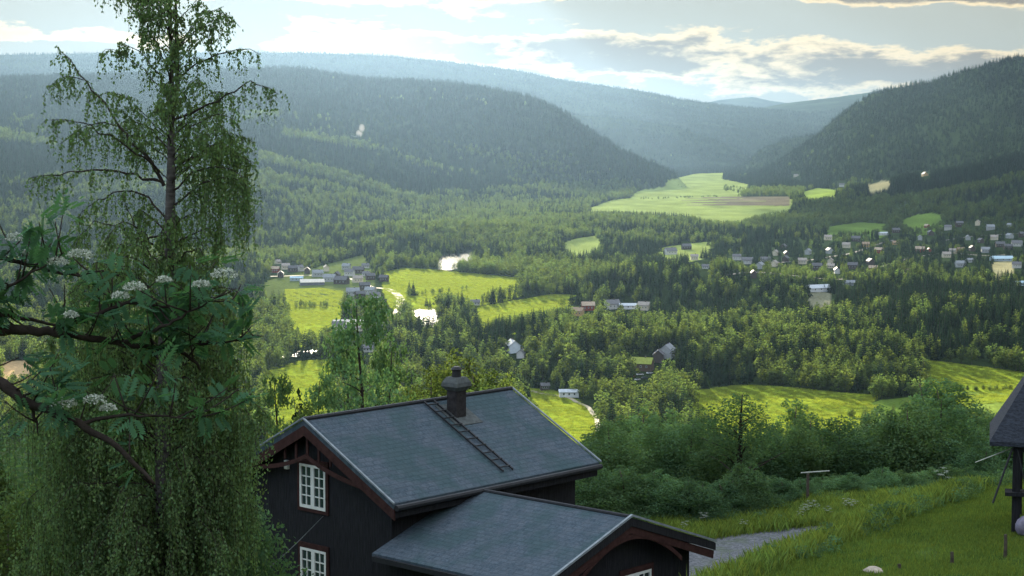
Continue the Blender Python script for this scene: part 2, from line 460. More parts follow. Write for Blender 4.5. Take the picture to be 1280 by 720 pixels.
M_gravel = material('gravel', m_gravel)
M_street = plain('worn_asphalt', (.13, .125, .115), .9, .2, .5)
M_road = plain('pale_road', (.36, .31, .22), .9, .15, .5)


def m_water(t):
    co = t.n('ShaderNodeTexCoord').outputs['Object']
    a = t.n('ShaderNodeTexNoise', i_Vector=co, i_Scale=.6, i_Detail=4.).outputs[0]
    b = t.n('ShaderNodeBsdfPrincipled', i_Base_Color=(.03, .04, .045, 1), i_Roughness=.12, i_Specular_IOR_Level=.5)
    t.t.links.new(t.n('ShaderNodeBump', i_Height=a, i_Strength=.45, i_Distance=.3).outputs[0], b.inputs['Normal'])
    return b.outputs[0]


M_water = material('river_water', m_water)

# ------------------------------------------------------------------ ground, gravel, roads, river
nr, nc = Z.shape
idx = np.arange(nr * nc).reshape(nr, nc)
fc = np.stack([idx[:-1, :-1], idx[:-1, 1:], idx[1:, 1:], idx[1:, :-1]], -1).reshape(-1, 4)
# the gravel drive is painted as a sheet of its own; the ground under it stays earth
tag(mesh_obj('ground', np.stack([X, Y, Z], -1).reshape(-1, 3), fc, M_ground, None, True, gcol.reshape(-1, 3)), kind='structure')


def ribbon(name, pts, width, mat, lift=.012, step=1.0):
    p = np.array(pts, float); seg = np.r_[0, np.cumsum(np.linalg.norm(np.diff(p, axis=0), axis=1))]
    n = max(4, int(seg[-1] / step)); t = np.linspace(0, seg[-1], n)
    q = np.stack([np.interp(t, seg, p[:, 0]), np.interp(t, seg, p[:, 1])], -1)
    ker = np.ones(5) / 5
    if n > 12:
        for k in (0, 1): q[2:-2, k] = np.convolve(q[:, k], ker, 'valid')
    d = np.gradient(q, axis=0); d /= np.linalg.norm(d, axis=1)[:, None]; nn = np.stack([d[:, 1], -d[:, 0]], -1)
    wd = np.interp(t, seg, np.broadcast_to(np.array(width, float), (len(p),)))
    C = 7; s = np.linspace(-.5, .5, C)
    jit = 1 + .10 * fbm(t / 1.5, t * 0 + 5.5, 2, 3) if step < 2 else 1 + 0 * t
    V = q[:, None] + nn[:, None] * (s[None, :, None] * (wd * jit)[:, None, None])
    zz = H(V[..., 0], V[..., 1]) + lift
    Vx = np.concatenate([V, zz[..., None]], -1).reshape(-1, 3); I = np.arange(n * C).reshape(n, C)
    f_ = np.stack([I[:-1, :-1], I[1:, :-1], I[1:, 1:], I[:-1, 1:]], -1).reshape(-1, 4)[:, ::-1]
    return mesh_obj(name, Vx, np.ascontiguousarray(f_), mat, None, True)


tag(ribbon('gravel_drive', [(1.5, 44), (4.6, 55), (6.2, 58.6), (8.3, 61.9), (10.6, 64.6), (13.5, 66.6), (17, 68)], [7, 6.8, 6.4, 5.2, 3.8, 2.2, 1.2], M_gravel, .05, .5), kind='structure')


def pxpath(P): return [ground(*p, 800)[:2] for p in P]


tag(ribbon('road', pxpath([(497, 394), (501, 384), (501, 374), (494, 366), (482, 361), (466, 360), (440, 362)]), [10, 9, 8, 8, 7, 7, 7], M_road, .25, 4), kind='structure')
tag(ribbon('farm_track', pxpath([(664, 489), (690, 494), (715, 499), (735, 509), (746, 524), (748, 540)]), 2.6, M_road, .2, 2), kind='structure')
tag(ribbon('village_road', pxpath([(905, 346), (930, 341), (960, 341), (1000, 346), (1040, 350), (1075, 344), (1100, 334), (1140, 322), (1180, 316), (1230, 320), (1285, 318)]), 5, M_street, .3, 5), kind='structure')
tag(ribbon('village_street', pxpath([(1285, 292), (1230, 294), (1170, 302), (1120, 300), (1060, 318), (1010, 326), (950, 330)]), 5, M_street, .3, 5), kind='structure')
tag(ribbon('lane', pxpath([(338, 346), (370, 345), (405, 344), (440, 349), (466, 360)]), 6, M_road, .3, 4), kind='structure')
mb = MB()
for P in WATER:
    v = []
    for p in P:
        r_ = ray(*p); v.append(r_ * (LAKE_Z / r_[2]))
    c = np.mean(v, 0); v = [c + (np.array(q) - c) * 1.15 for q in v]
    ne = 6; v = [v[i] * (1 - k / ne) + v[(i + 1) % len(v)] * (k / ne) for i in range(len(v)) for k in range(ne)]
    for _ in range(3): v = [(v[i - 1] + v[i] * 2 + v[(i + 1) % len(v)]) / 4 for i in range(len(v))]
    v = [c + (q - c) * (1 + .14 * fbm(np.array(q[0] / 14.), np.array(q[1] / 14.), 4, 3)) for q in v]
    for q in v: q[2] = LAKE_Z
    mb.add(v, [list(range(len(v)))[::-1]])
rv = mb.build('river', M_water); tag(rv, kind='structure')
for p in rv.data.polygons:
    if p.normal.z < 0: p.flip()

# ------------------------------------------------------------------ tree meshes


def rhombs(c, a, b):
    v = np.stack([c - a, c + b, c + a, c - b], 1).reshape(-1, 3); return v, np.arange(len(c) * 4).reshape(-1, 4)


def rdir(n, g=RNG):
    d = g.normal(size=(n, 3)); return d / np.linalg.norm(d, axis=1)[:, None]


def tint4(n, g, lo=.7, hi=1.3):
    k = g.uniform(lo, hi, n)[:, None]; w_ = g.uniform(-.08, .12, n)[:, None]
    return np.repeat(k * np.concatenate([1 + w_, np.ones_like(w_), 1 - w_], 1), 4, 0)


def spruce_crown(seed, h=16, r=2.5, levels=15, per=8):
    g = np.random.default_rng(seed); C, A, B = [], [], []
    for k in range(levels):
        f_ = (k + .5) / levels; z = h * (.06 + .93 * f_); R_ = r * (1 - f_) ** .82 * g.uniform(.85, 1.12) + .12
        for j in range(per if f_ < .8 else 5):
            th = 2 * np.pi * (j + g.uniform(-.3, .3)) / per + k * .7; rr = R_ * g.uniform(.65, 1.15)
            d = np.array([np.cos(th), np.sin(th), 0]); s_ = np.array([-d[1], d[0], 0])
            dr = -.32 * rr
            C.append(d * rr * .52 + [0, 0, z + dr * .45]); A.append(d * rr * .52 + [0, 0, dr * .52]); B.append(s_ * rr * .24 + [0, 0, g.uniform(-.1, .1)])
            for q in (-1, 1):      # hanging side sprays
                p = d * rr * g.uniform(.5, .9) + s_ * rr * .16 * q + [0, 0, z + dr * .8 - .15]
                C.append(p); A.append(d * rr * .22 + s_ * q * rr * .12 + [0, 0, -.12 * rr]); B.append(np.array([0, 0, -.2 * rr - .1]) + s_ * q * .1)
    C.append(np.array([0, 0, h * .985])); A.append(np.array([0, 0, h * .03])); B.append(np.array([.12, 0, 0]))
    v, f_ = rhombs(np.array(C), np.array(A), np.array(B)); return v, f_, tint4(len(C), g)


def leafy_crown(seed, h=14, r=3., n=480, size=.62, lobes=16, base=.14, top=.8, aspect=.7):
    """foliage spread over many lobes; gaps between them stay open"""
    g = np.random.default_rng(seed); C = []; Lb = []
    for k in range(lobes):
        f_ = (k + g.uniform(.1, .9)) / lobes; z = h * (base + (.95 - base) * f_)
        env = r * np.sin(np.pi * np.clip(.12 + .86 * f_ ** top, 0, 1)) ** .75
        th = k * 2.4 + g.uniform(-.5, .5); q = g.uniform(.35, .85) * env
        Lb.append((np.array([np.cos(th) * q, np.sin(th) * q, z]), max(.35, env * g.uniform(.34, .58)) * np.array([1, 1, g.uniform(.8, 1.3)])))
    wt = np.array([l[1].prod() ** .66 for l in Lb]); wt /= wt.sum()
    pick = g.choice(lobes, n, p=wt); d = rdir(n, g)
    rad = g.uniform(.5, 1.08, n)[:, None]
    C = np.array([Lb[i][0] for i in pick]) + d * rad * np.array([Lb[i][1] for i in pick])
    C[:, 2] = np.minimum(C[:, 2], h)
    nn = d + .9 * rdir(n, g); nn /= np.linalg.norm(nn, axis=1)[:, None]
    a = np.cross(nn, rdir(n, g)); a /= np.linalg.norm(a, axis=1)[:, None]; b = np.cross(nn, a)
    s_ = size * g.uniform(.55, 1.15, n)[:, None]
    v, f_ = rhombs(C, a * s_ * .62, b * s_ * .62 * aspect)
    lt = g.uniform(.8, 1.2, lobes)[pick]
    return v, f_, tint4(n, g, .75, 1.25) * np.repeat(lt, 4)[:, None]


def trunk_mb(seed, h, r0, limbs=5, spread=.3, n=6):
    g = np.random.default_rng(seed); mb = MB(); k = 7
    t = np.linspace(0, 1, k); px_ = np.cumsum(g.normal(0, .012 * h, k)); py_ = np.cumsum(g.normal(0, .012 * h, k))
    P = np.stack([px_ * t, py_ * t, t * h], -1); mb.tube(P, r0 * (1 - .9 * t) + .01, n)
    for i in range(limbs):
        f_ = g.uniform(.2, .75); th = i * 2.4 + g.uniform(-.4, .4); b = P[0] * 0 + np.array([np.interp(f_, t, P[:, 0]), np.interp(f_, t, P[:, 1]), f_ * h])
        L = h * spread * (1.1 - f_) * g.uniform(.8, 1.2); d = np.array([np.cos(th), np.sin(th), .9])
        s_ = np.linspace(0, 1, 4)[:, None]
        mb.tube(b + d * L * s_ + np.array([0, 0, -.25 * L]) * s_ ** 2 + g.normal(0, .03 * L, (4, 3)) * s_, r0 * .38 * (1 - f_ * .5) * (1 - .8 * s_[:, 0]), max(4, n - 2))
    return mb


def make_tree(kind, crown, mat, tr, tmat):
    """a tree thing: Empty > trunk, crown"""
    e = empty(kind, (0, 0, -900))
    tr.build('trunk', tmat, e, True)
    v, f_, c = crown
    mesh_obj('crown', v, f_, mat, e, False, c)
    return e


# joined meshes of the same trees for the far woods (trunk faces carry the bark)
LIB = bpy.data.collections.new('woodland_trees')


def lib_tree(i, crown, mat, tr, tmat):
    v, f_, c = crown; tv = np.vstack(tr.v); faces = [list(q) for q in f_] + [[j + len(v) for j in q] for q in tr.f]
    o = mesh_obj('woodland_tree_%02d' % i, np.vstack([v, tv]), faces, mat, None, False, np.vstack([c, np.ones((len(tv), 3))]))
    o.data.materials.append(tmat)
    mi = np.zeros(len(faces), np.int32); mi[len(f_):] = 1; o.data.polygons.foreach_set('material_index', mi)
    COL.objects.unlink(o); LIB.objects.link(o)


SPR = [(spruce_crown(100 + i, 16, r_, 15, 8), trunk_mb(i, 15, .17, 0)) for i, r_ in enumerate((2.3, 2.7, 2.0, 2.9))]
BIR = [(leafy_crown(200 + i, h_, r_, 520, .66, lo, .12, tp), trunk_mb(20 + i, h_ * .9, .15, 5))
       for i, (h_, r_, lo, tp) in enumerate(((14, 2.7, 16, .8), (13, 3.3, 18, .75), (15, 2.3, 16, .9), (11, 3.4, 14, .8)))]
for i, (c, t) in enumerate(SPR): lib_tree(i, c, M_spruce, t, M_bark)
for i, (c, t) in enumerate(BIR): lib_tree(4 + i, c, M_birch, t, M_bbark)


def instancer(name, P, idx_, rot, scl, lib):
    me = bpy.data.meshes.new(name); me.vertices.add(len(P)); me.vertices.foreach_set('co', np.asarray(P, np.float32).ravel())
    for nm, ty, dt, key in (('idx', 'INT', idx_.astype(np.int32), 'value'), ('rot', 'FLOAT_VECTOR', rot.astype(np.float32).ravel(), 'vector'), ('scl', 'FLOAT_VECTOR', scl.astype(np.float32).ravel(), 'vector')):
        me.attributes.new(nm, ty, 'POINT').data.foreach_set(key, dt)
    me.update()
    o = bpy.data.objects.new(name, me); COL.objects.link(o)
    ng = bpy.data.node_groups.new(name, 'GeometryNodeTree')
    ng.interface.new_socket('Geometry', in_out='INPUT', socket_type='NodeSocketGeometry'); ng.interface.new_socket('Geometry', in_out='OUTPUT', socket_type='NodeSocketGeometry')
    gi, go = ng.nodes.new('NodeGroupInput'), ng.nodes.new('NodeGroupOutput')
    ci = ng.nodes.new('GeometryNodeCollectionInfo'); ci.inputs[0].default_value = lib; ci.inputs[1].default_value = True; ci.inputs[2].default_value = True
    ip = ng.nodes.new('GeometryNodeInstanceOnPoints'); ip.inputs['Pick Instance'].default_value = True
    def na(nm, ty):
        q = ng.nodes.new('GeometryNodeInputNamedAttribute'); q.data_type = ty; q.inputs[0].default_value = nm; return q.outputs[0]
    L = ng.links.new
    L(gi.outputs[0], ip.inputs['Points']); L(ci.outputs[0], ip.inputs['Instance']); L(na('idx', 'INT'), ip.inputs['Instance Index'])
    L(na('rot', 'FLOAT_VECTOR'), ip.inputs['Rotation']); L(na('scl', 'FLOAT_VECTOR'), ip.inputs['Scale']); L(ip.outputs[0], go.inputs[0])
    md = o.modifiers.new('scatter', 'NODES'); md.node_group = ng
    return o


# ------------------------------------------------------------------ villages: where the houses stand (px, py of the foot, kind, metres wide)
HS = []      # (px, py, style, length, turn)
for q in [(934, 330, 'white', 13), (921, 325, 'white', 10), (950, 336, 'grey', 12), (968, 333, 'pale', 10), (982, 327, 'dark', 10), (1003, 330, 'pale', 10), (1021, 337, 'dark', 11),
          (1038, 330, 'pale', 10), (1046, 342, 'white', 9), (1066, 336, 'dark', 11), (1088, 331, 'dark', 11), (1022, 364, 'hall', 24), (1066, 357, 'greyhall', 18),
          (1104, 294, 'hall', 15), (1120, 291, 'dark', 11), (1185, 287, 'white', 11), (1163, 294, 'dark', 12), (1150, 300, 'grey', 10), (1222, 281, 'pale', 12), (1238, 287, 'grey', 12),
          (1210, 300, 'grey', 10), (1226, 304, 'dark', 10), (1243, 300, 'pale', 10), (1215, 314, 'dark', 10), (1232, 316, 'grey', 11), (1250, 309, 'dark', 12), (1271, 308, 'white', 14),
          (1262, 298, 'grey', 11), (1278, 296, 'dark', 10), (1252, 326, 'bluehall', 26), (1277, 357, 'bluehall', 16), (1200, 334, 'grey', 11), (1183, 322, 'pale', 10), (1271, 335, 'white', 10),
          (1070, 302, 'dark', 12), (1058, 310, 'pale', 10), (942, 347, 'dark', 9), (1010, 318, 'grey', 10), (1035, 300, 'pale', 10)]:
    HS.append((*q, 'right'))
for q in [(344, 341, 'red', 9), (351, 347, 'dark', 10), (357, 337, 'pale', 9), (366, 340, 'dark', 10), (371, 351, 'bluehall', 13), (375, 339, 'white', 9), (390, 356, 'longhall', 24), (384, 342, 'dark', 10),
          (397, 346, 'grey', 11), (408, 339, 'pale', 9), (412, 352, 'grey', 12), (421, 348, 'dark', 10), (427, 355, 'dark', 14), (437, 345, 'white', 10), (433, 337, 'grey', 9), (448, 342, 'dark', 12),
          (458, 345, 'white', 8), (457, 335, 'white', 8), (463, 350, 'dark', 9), (447, 353, 'pale', 10), (456, 362, 'dark', 10), (441, 370, 'grey', 12), (450, 373, 'dark', 9), (463, 368, 'grey', 10), (470, 372, 'white', 8), (347, 330, 'pale', 8), (480, 352, 'dark', 9)]:
    HS.append((*q, 'left'))
FARM = [(735, 388, 'red', 11, 'red barn with sunlit pale roof on the low forest rise'), (722, 395, 'yellow', 10, 'low yellow roofed shed below the red barn'),
        (765, 386, 'white', 13, 'white farmhouse in the clearing under the dark wooded hill'), (785, 386, 'hall', 15, 'wide pale outbuilding beside the white farmhouse'),
        (805, 388, 'pale', 10, 'small pale house at the edge of the dark wooded hill'), (641, 440, 'bluewhite', 12, 'tall bluish white house among trees left of the wood'),
        (652, 447, 'white', 8, 'little white annex standing against the bluish white house'), (803, 463, 'turf', 13, 'turf roofed cabin beside the parked cars'),
        (834, 446, 'grey', 14, 'grey roofed house with pale gable in the wood'), (823, 452, 'dark', 11, 'dark house in front of the pale gabled one'),
        (711, 496, 'hall', 11, 'grey metal roofed shed beside the farm track'), (681, 488, 'dark', 5, 'tiny dark hut beside the farm track'),
        (838, 318, 'white', 15, 'white roofed farmhouse beside the narrow field'), (858, 312, 'dark', 12, 'dark barn behind the white roofed farmhouse'),
        (868, 325, 'pale', 9, 'pale cottage among trees near the narrow field'), (882, 336, 'white', 8, 'small white cottage lowest near the narrow field'),
        (1156, 220, 'yellow', 18, 'sunlit farm building high on the wooded right slope'), (1052, 233, 'white', 14, 'white farmhouse beside the fields at the hill foot'),
        (995, 221, 'pale', 14, 'pale farmhouse below the small dark ridge'), (437, 409, 'longhall', 26, 'long white roofed building behind the feathery birch'),
        (423, 413, 'white', 9, 'white hut at the end of the long building'), (474, 407, 'white', 10, 'white roofed house between the long building and river'),
        (452, 414, 'pale', 8, 'pale cottage in shade behind the feathery birch'), (470, 428, 'white', 8, 'white cottage in the trees left of the bright river'),
        (460, 440, 'white', 7, 'smallest white cottage in the trees below the long building'), (594, 382, 'white', 8, 'white hut beside the bushes at the field corner'),
        (512, 494, 'red', 6, 'little dark red shed among the birches behind the chimney')]
vr = random.Random(21); extra = 0
while extra < 20:
    px_, py_ = vr.uniform(915, 1285), vr.uniform(282, 352)
    if not inpoly(np.array([px_]), np.array([py_]), [(915, 328), (960, 306), (1060, 296), (1130, 286), (1290, 276), (1290, 345), (1180, 340), (1060, 350), (960, 344)])[0]: continue
    if any(abs(px_ - q[0]) < 9 and abs(py_ - q[1]) < 5 for q in HS): continue
    HS.append((px_, py_, vr.choice(['dark', 'grey', 'dark', 'red', 'pale', 'white', 'grey', 'yellow']), vr.uniform(8, 12), 'right')); extra += 1
PARK = [(800, 470), (806, 474), (812, 468), (797, 476), (791, 472)]     # cars beside the turf roofed cabin
for k, p in enumerate(HS):
    if p[4] == 'left' or k < 39: GAPS.append((p[0], p[1], 6, 5, 1))
    elif k % 2: GAPS.append((p[0], p[1], 3.5, 2.5, 1))
for p in FARM: GAPS.append((p[0], p[1], 8 if p[1] > 300 else 6, 10 if p[1] > 300 else 6, 1))
GAPS += [(803, 472, 14, 8, 5)]
VILL = [[(900, 312), (960, 300), (1030, 296), (1100, 284), (1290, 272), (1290, 360), (1190, 346), (1100, 342), (1060, 362), (1010, 370), (915, 342)],
        [(335, 330), (470, 328), (500, 346), (505, 372), (440, 380), (430, 362), (340, 362)]]

# ------------------------------------------------------------------ the woods
vy = np.geomspace(60, 30000, 900); vt = np.linspace(-.36, .36, 360)
VY, VT = np.meshgrid(vy, vt, indexing='ij'); ANG = H(VT * VY, VY) / VY
RUN = np.vstack([np.full((1, len(vt)), -9.), np.maximum.accumulate(ANG, 0)[:-1]])
tx, ty = [], []
for y0, y1, d in ((860, 1500, 1 / 55), (1500, 2600, 1 / 72), (2600, 4500, 1 / 105), (4500, 7600, 1 / 190), (7600, 13800, 1 / 520)):
    n = int(.30 * (y1 ** 2 - y0 ** 2) * d); y = np.sqrt(RNG.uniform(y0 ** 2, y1 ** 2, n)); t = RNG.uniform(-.30, .30, n); tx.append(t * y); ty.append(y)
tx, ty = np.concatenate(tx), np.concatenate(ty); tz = H(tx, ty)
pu, pv = project(tx, ty, tz)
patch = fbm(tx / 330, ty / 330, 61, 3); mixn = fbm(tx / 45, ty / 45, 77, 2)
hillside = ((ty > 3600) & (tz > -125)) | (ty > 5200)
decid = (patch + .55 * mixn + RNG.normal(0, .22, len(tx))) > np.where(hillside, np.where((tx > 600) | (ty > 5200), 1.1, .62), -.02)
lit_wood = inpoly(pu, pv, [(800, 420), (1100, 395), (1170, 480), (850, 490)]) | inpoly(pu, pv, [(700, 400), (800, 470), (880, 530), (740, 520), (640, 460)])
decid = np.where(lit_wood, (mixn + RNG.normal(0, .3, len(tx))) > -.15, decid)
dark_wood = inpoly(pu, pv, [(780, 345), (830, 325), (1000, 360), (1060, 395), (1010, 402), (800, 408)]) | inpoly(pu, pv, [(1060, 405), (1130, 385), (1290, 380), (1290, 450), (1160, 448)])
decid = np.where(dark_wood, RNG.uniform(size=len(tx)) < .12, decid)
for P in ([(325, 193), (420, 214), (525, 250), (512, 257), (410, 225), (325, 205)], [(355, 164), (440, 177), (505, 191), (440, 186), (355, 172)], [(620, 245), (660, 268), (648, 268), (612, 250)], [(0, 165), (70, 178), (70, 186), (0, 176)], [(230, 220), (330, 236), (330, 243), (230, 228)]): decid |= inpoly(pu, pv, P)
hgt = np.where(decid, RNG.uniform(9, 16.5, len(tx)), RNG.uniform(8, 20, len(tx))) * np.where(ty > 4500, 1.12, 1)
vill = np.zeros(len(tx), bool)
for P in VILL: vill |= inpoly(pu, pv, P)
hgt = np.where(vill, hgt * RNG.uniform(.45, .85, len(tx)), hgt)
keep = ~(vill & (RNG.uniform(size=len(tx)) < .25))
keep &= ~((fbm(tx / 420, ty / 420, 33, 3) + .25 * fbm(tx / 60, ty / 60, 8, 2) > .28) & (ty > 2200) & (RNG.uniform(size=len(tx)) < .2))
for q in (0, .3, .6, .9):
    qu, qv = project(tx, ty, tz + hgt * q)
    for P, _ in FIELDS: keep &= ~(inpoly(qu, qv, P))
    for P in WATER: keep &= ~(inpoly(qu, qv, P) & (q < .5))
    for gu, gv, hw, up, dn in GAPS: keep &= ~((abs(qu - gu) < hw) & (qv > gv - up) & (qv < gv + dn))
ii = np.clip(np.searchsorted(vy, ty), 0, 899); jj = np.clip(np.searchsorted(vt, tx / ty), 0, 359)
keep &= (tz + hgt * 1.3) / ty > RUN[ii, jj] - .0008
tx, ty, tz, hgt, decid, pu, pv, vill = [a[keep] for a in (tx, ty, tz, hgt, decid, pu, pv, vill)]
# hedge trees and bushes standing on the fields
hx, hy, hh = [], [], []
for P0, P1, n, hmx in (((365, 385), (420, 384), 9, 7), ((372, 383), (380, 384), 3, 7), ((800, 249), (900, 246), 40, 6), ((830, 236), (870, 235), 5, 6), ((905, 236), (960, 243), 90, 11),
                       ((505, 372), (585, 362), 12, 6), ((1195, 489), (1280, 486), 26, 3.5), ((545, 392), (600, 386), 16, 8), ((700, 384), (740, 376), 8, 9), ((1060, 522), (1190, 505), 14, 6), ((556, 398), (566, 404), 5, 7), ((592, 314), (597, 328), 5, 8), ((290, 452), (400, 444), 22, 4), ((510, 371), (512, 366), 3, 12), ((516, 371), (517, 370), 2, 14)):
    for k in range(n):
        f_ = RNG.uniform(); p = ground(P0[0] + (P1[0] - P0[0]) * f_, P0[1] + (P1[1] - P0[1]) * f_ + RNG.uniform(-1, 1) * (3 if n > 60 else .8), 800); hx.append(p[0]); hy.append(p[1]); hh.append(hmx * RNG.uniform(.7, 1.1))
hx, hy, hh = map(np.array, (hx, hy, hh)); hz = H(hx, hy)
tx, ty, tz, hgt = np.r_[tx, hx], np.r_[ty, hy], np.r_[tz, hz], np.r_[hgt, hh]; decid = np.r_[decid, hh < 11.5]; vill = np.r_[vill, np.zeros(len(hx), bool)]
pu, pv = project(tx, ty, tz)
hedge = np.zeros(len(tx), bool); hedge[-len(hx):] = True
var_i = RNG.integers(0, 4, len(tx)); base_h = np.where(decid, np.array([14, 13, 15, 11.])[var_i], 16.)
sc = hgt / base_h; wid = sc ** .8 * RNG.uniform(.85, 1.15, len(tx)); wid = np.where(hedge, wid * 1.2, np.where(decid, wid * RNG.uniform(1.1, 1.6, len(tx)), wid * 1.15))
rotz = RNG.uniform(0, 6.28, len(tx))
# the three hundred of each kind that show largest become trees of their own
size_px = hgt * F / ty
inview = (pu > -5) & (pu < 1285) & (pv - size_px < 715)
single = np.zeros(len(tx), bool)
for kd in (True, False):
    q = np.where((decid == kd) & inview)[0]; q = q[np.argsort(-size_px[q])][:285]; single[q] = True
print('forest trees', len(tx), 'near edge', ty[single].max())
far = ~single
P3 = np.stack([tx, ty, tz - .15], -1)
woods = instancer('woodland', P3[far], (var_i + 4 * decid)[far], np.stack([0 * rotz, 0 * rotz, rotz], -1)[far], np.stack([wid, wid, sc], -1)[far], LIB)
tag(woods, 'mixed spruce and birch woods covering the valley floor and hillsides', 'woods', None, 'stuff')
protoS = [make_tree('spruce_tree', c, M_spruce, t, M_bark) for c, t in SPR]
protoB = [make_tree('birch_tree', c, M_birch, t, M_bbark) for c, t in BIR]


def zone(u, v):
    if v > 470 and u > 860: return 'edge of the sunlit meadow past the near trees'
    if u < 420: return 'left field behind the weeping birch'
    if u < 560: return 'river bend below the left village'
    if u < 700: return 'wood left of the farm track'
    if u < 860: return 'farm track and the turf roofed cabin'
    if u < 1060: return 'sunlit wood above the meadow'
    return 'dark right wood above the yellow field'


used = set()
for i in np.where(single)[0]:
    pl = (protoB if decid[i] else protoS); k = int(var_i[i]); key = (bool(decid[i]), k)
    o = copy_tree(pl[k]) if key in used else pl[k]; used.add(key)
    o.location = P3[i]; o.rotation_euler = (0, 0, rotz[i]); o.scale = (wid[i], wid[i], sc[i])
    zn = zone(pu[i], pv[i])
    if decid[i]: tag(o, 'pale green leafy tree at the ' + zn, 'tree', 'leafy trees at the ' + zn)
    else: tag(o, 'dark pointed spruce at the ' + zn, 'tree', 'spruces at the ' + zn)
for (kd, pl) in ((True, protoB), (False, protoS)):
    for k in range(4):
        if (kd, k) not in used:
            for ch in list(pl[k].children): bpy.data.objects.remove(ch)
            bpy.data.objects.remove(pl[k])

# ------------------------------------------------------------------ houses of the valley
STY = dict(white=((.50, .50, .48), (.13, .13, .14)), pale=((.55, .50, .38), (.30, .27, .24)), grey=((.34, .36, .37), (.22, .24, .26)), dark=((.07, .055, .05), (.10, .10, .11)), red=((.20, .045, .03), (.38, .30, .22)),
           hall=((.62, .64, .66), (.42, .46, .50)), greyhall=((.22, .24, .26), (.18, .2, .22)), bluehall=((.34, .42, .48), (.36, .50, .58)), longhall=((.16, .17, .2), (.62, .58, .5)),
           yellow=((.42, .28, .12), (.30, .22, .15)), bluewhite=((.55, .62, .68), (.30, .34, .38)), turf=((.10, .07, .05), (.22, .26, .05)))
DESC = dict(white='white house with a dark roof', pale='cream house with a brownish roof', grey='grey house with a slate roof', dark='dark brown house', red='red house with a tan roof', hall='wide pale hall with a grey metal roof',
            greyhall='grey hall with a dark roof', yellow='ochre house with a brown roof', bluehall='hall with a pale blue roof', longhall='long dark building with a whitish roof')
M_hg = plain('far_glass', (.03, .04, .05), .15, .1, 1)


def far_house(px, py, style, L, name='house'):
    p = ground(px, py, 600); wc, rc = STY[style]
    hall = 'hall' in style
    wd = L * (.6 if not hall else .5); h = 3.0 if hall or L < 9 else 4.6; rh = wd * (.42 if not hall else .22)
    e = empty(name, (p[0], p[1], p[2]), random.uniform(-.5, .5) + random.choice((0, 0, 1.57)) * (not hall))
    mw = plain('wall_' + style, wc, .7, .1, .6); mr = plain('roof_' + style, rc, .6, .2, .8)
    a, b = L / 2, wd / 2
    m = MB(); m.prism([(-a, -b, -1.5), (-a, b, -1.5), (-a, b, h), (-a, 0, h + rh), (-a, -b, h)], (L, 0, 0)); m.build('wall', mw, e)
    m = MB(); o_ = .5; k = rh / b
    for s_ in (-1, 1):
        m.prism([(-a - .4, 0, h + rh + .03), (-a - .4, s_ * (b + o_), h - k * o_ + .03), (-a - .4, s_ * (b + o_), h - k * o_ + .25), (-a - .4, 0, h + rh + .25)], (L + .8, 0, 0))
    rf = m.build('roof', mr, e)
    if not hall:
        m = MB(); m.box((-.35 + a * .3, -.35, h + rh - .3), (.35 + a * .3, .35, h + rh + .9)); m.build('chimney', M_brick, rf)
    for s_ in (-1, 1):
        for q in (-.55, 0, .55):
            m = MB(); m.box((q * a - .55, s_ * b - .04 * s_ - .06, h * .42), (q * a + .55, s_ * b + .04 * s_ + .06, h * .42 + 1.3)); fr = m.build('window', M_white, e)
            m = MB(); m.box((q * a - .43, s_ * (b + .03) - .09, h * .42 + .12), (q * a + .43, s_ * (b + .03) + .09, h * .42 + 1.18)); m.build('pane', M_hg, fr)
    return e


for px_, py_, st, L, side in HS:
    o = far_house(px_, py_, st, L)
    if side == 'right':
        row = ('uppermost row' if py_ < 300 else 'middle rows' if py_ < 322 else 'lowest row'); part = 'western' if px_ < 1100 else 'eastern'
        tag(o, f'{DESC[st]}, {row}, {part} half of right village', 'house', f'{st} houses {row} {part} right village')
    else:
        row = 'upper row' if py_ < 343 else 'middle row' if py_ < 358 else 'lowest row'; part = 'far end' if px_ < 410 else 'river end'
        tag(o, f'{DESC[st]}, {row}, {part} of left village', 'house', f'{st} houses {row} {part} left village')
for px_, py_, st, L, lab in FARM: tag(far_house(px_, py_, st, L, 'barn' if 'barn' in lab else 'shed' if 'shed' in lab or 'hut' in lab else 'house'), lab, 'barn' if 'barn' in lab else 'house')


def make_car(loc, rz, col, cname):
    e = empty('parked_car', loc, rz); M = plain('car_paint_' + cname, col, .3, .03, 2, 0, .1, .5)
    m = MB(); m.prism([(-2.1, -.85, .35), (2.1, -.85, .35), (2.15, -.85, .75), (1.2, -.85, .95), (-1.9, -.85, .98), (-2.15, -.85, .8)], (0, 1.7, 0)); m.build('body', M, e)
    m = MB(); m.prism([(-1.75, -.74, .97), (1.05, -.74, .95), (.45, -.7, 1.42), (-1.25, -.7, 1.45)], (0, 1.46, 0)); m.build('cabin', M_hg, e)
    for x_ in (-1.3, 1.3):
        for y_ in (-.8, .8):
            m = MB(); m.tube([(x_, y_ - .1, .32), (x_, y_ + .1, .32)], .32, 12); m.build('wheel', M_dark, e)
    return e


for k, (p, c) in enumerate(zip(PARK, ((.7, .7, .7), (.03, .03, .04), (.55, .56, .58), (.6, .6, .62), (.25, .03, .03)))):
    g_ = ground(*p, 600); nm = ('white', 'black', 'silver', 'light grey', 'dark red')[k]
    tag(make_car(g_ + np.array([0, 0, .15]), .3 + .2 * k, c, nm.replace(' ', '_')), nm + ' car parked on the yard below the turf roofed cabin', 'car', 'cars parked by the turf roofed cabin')

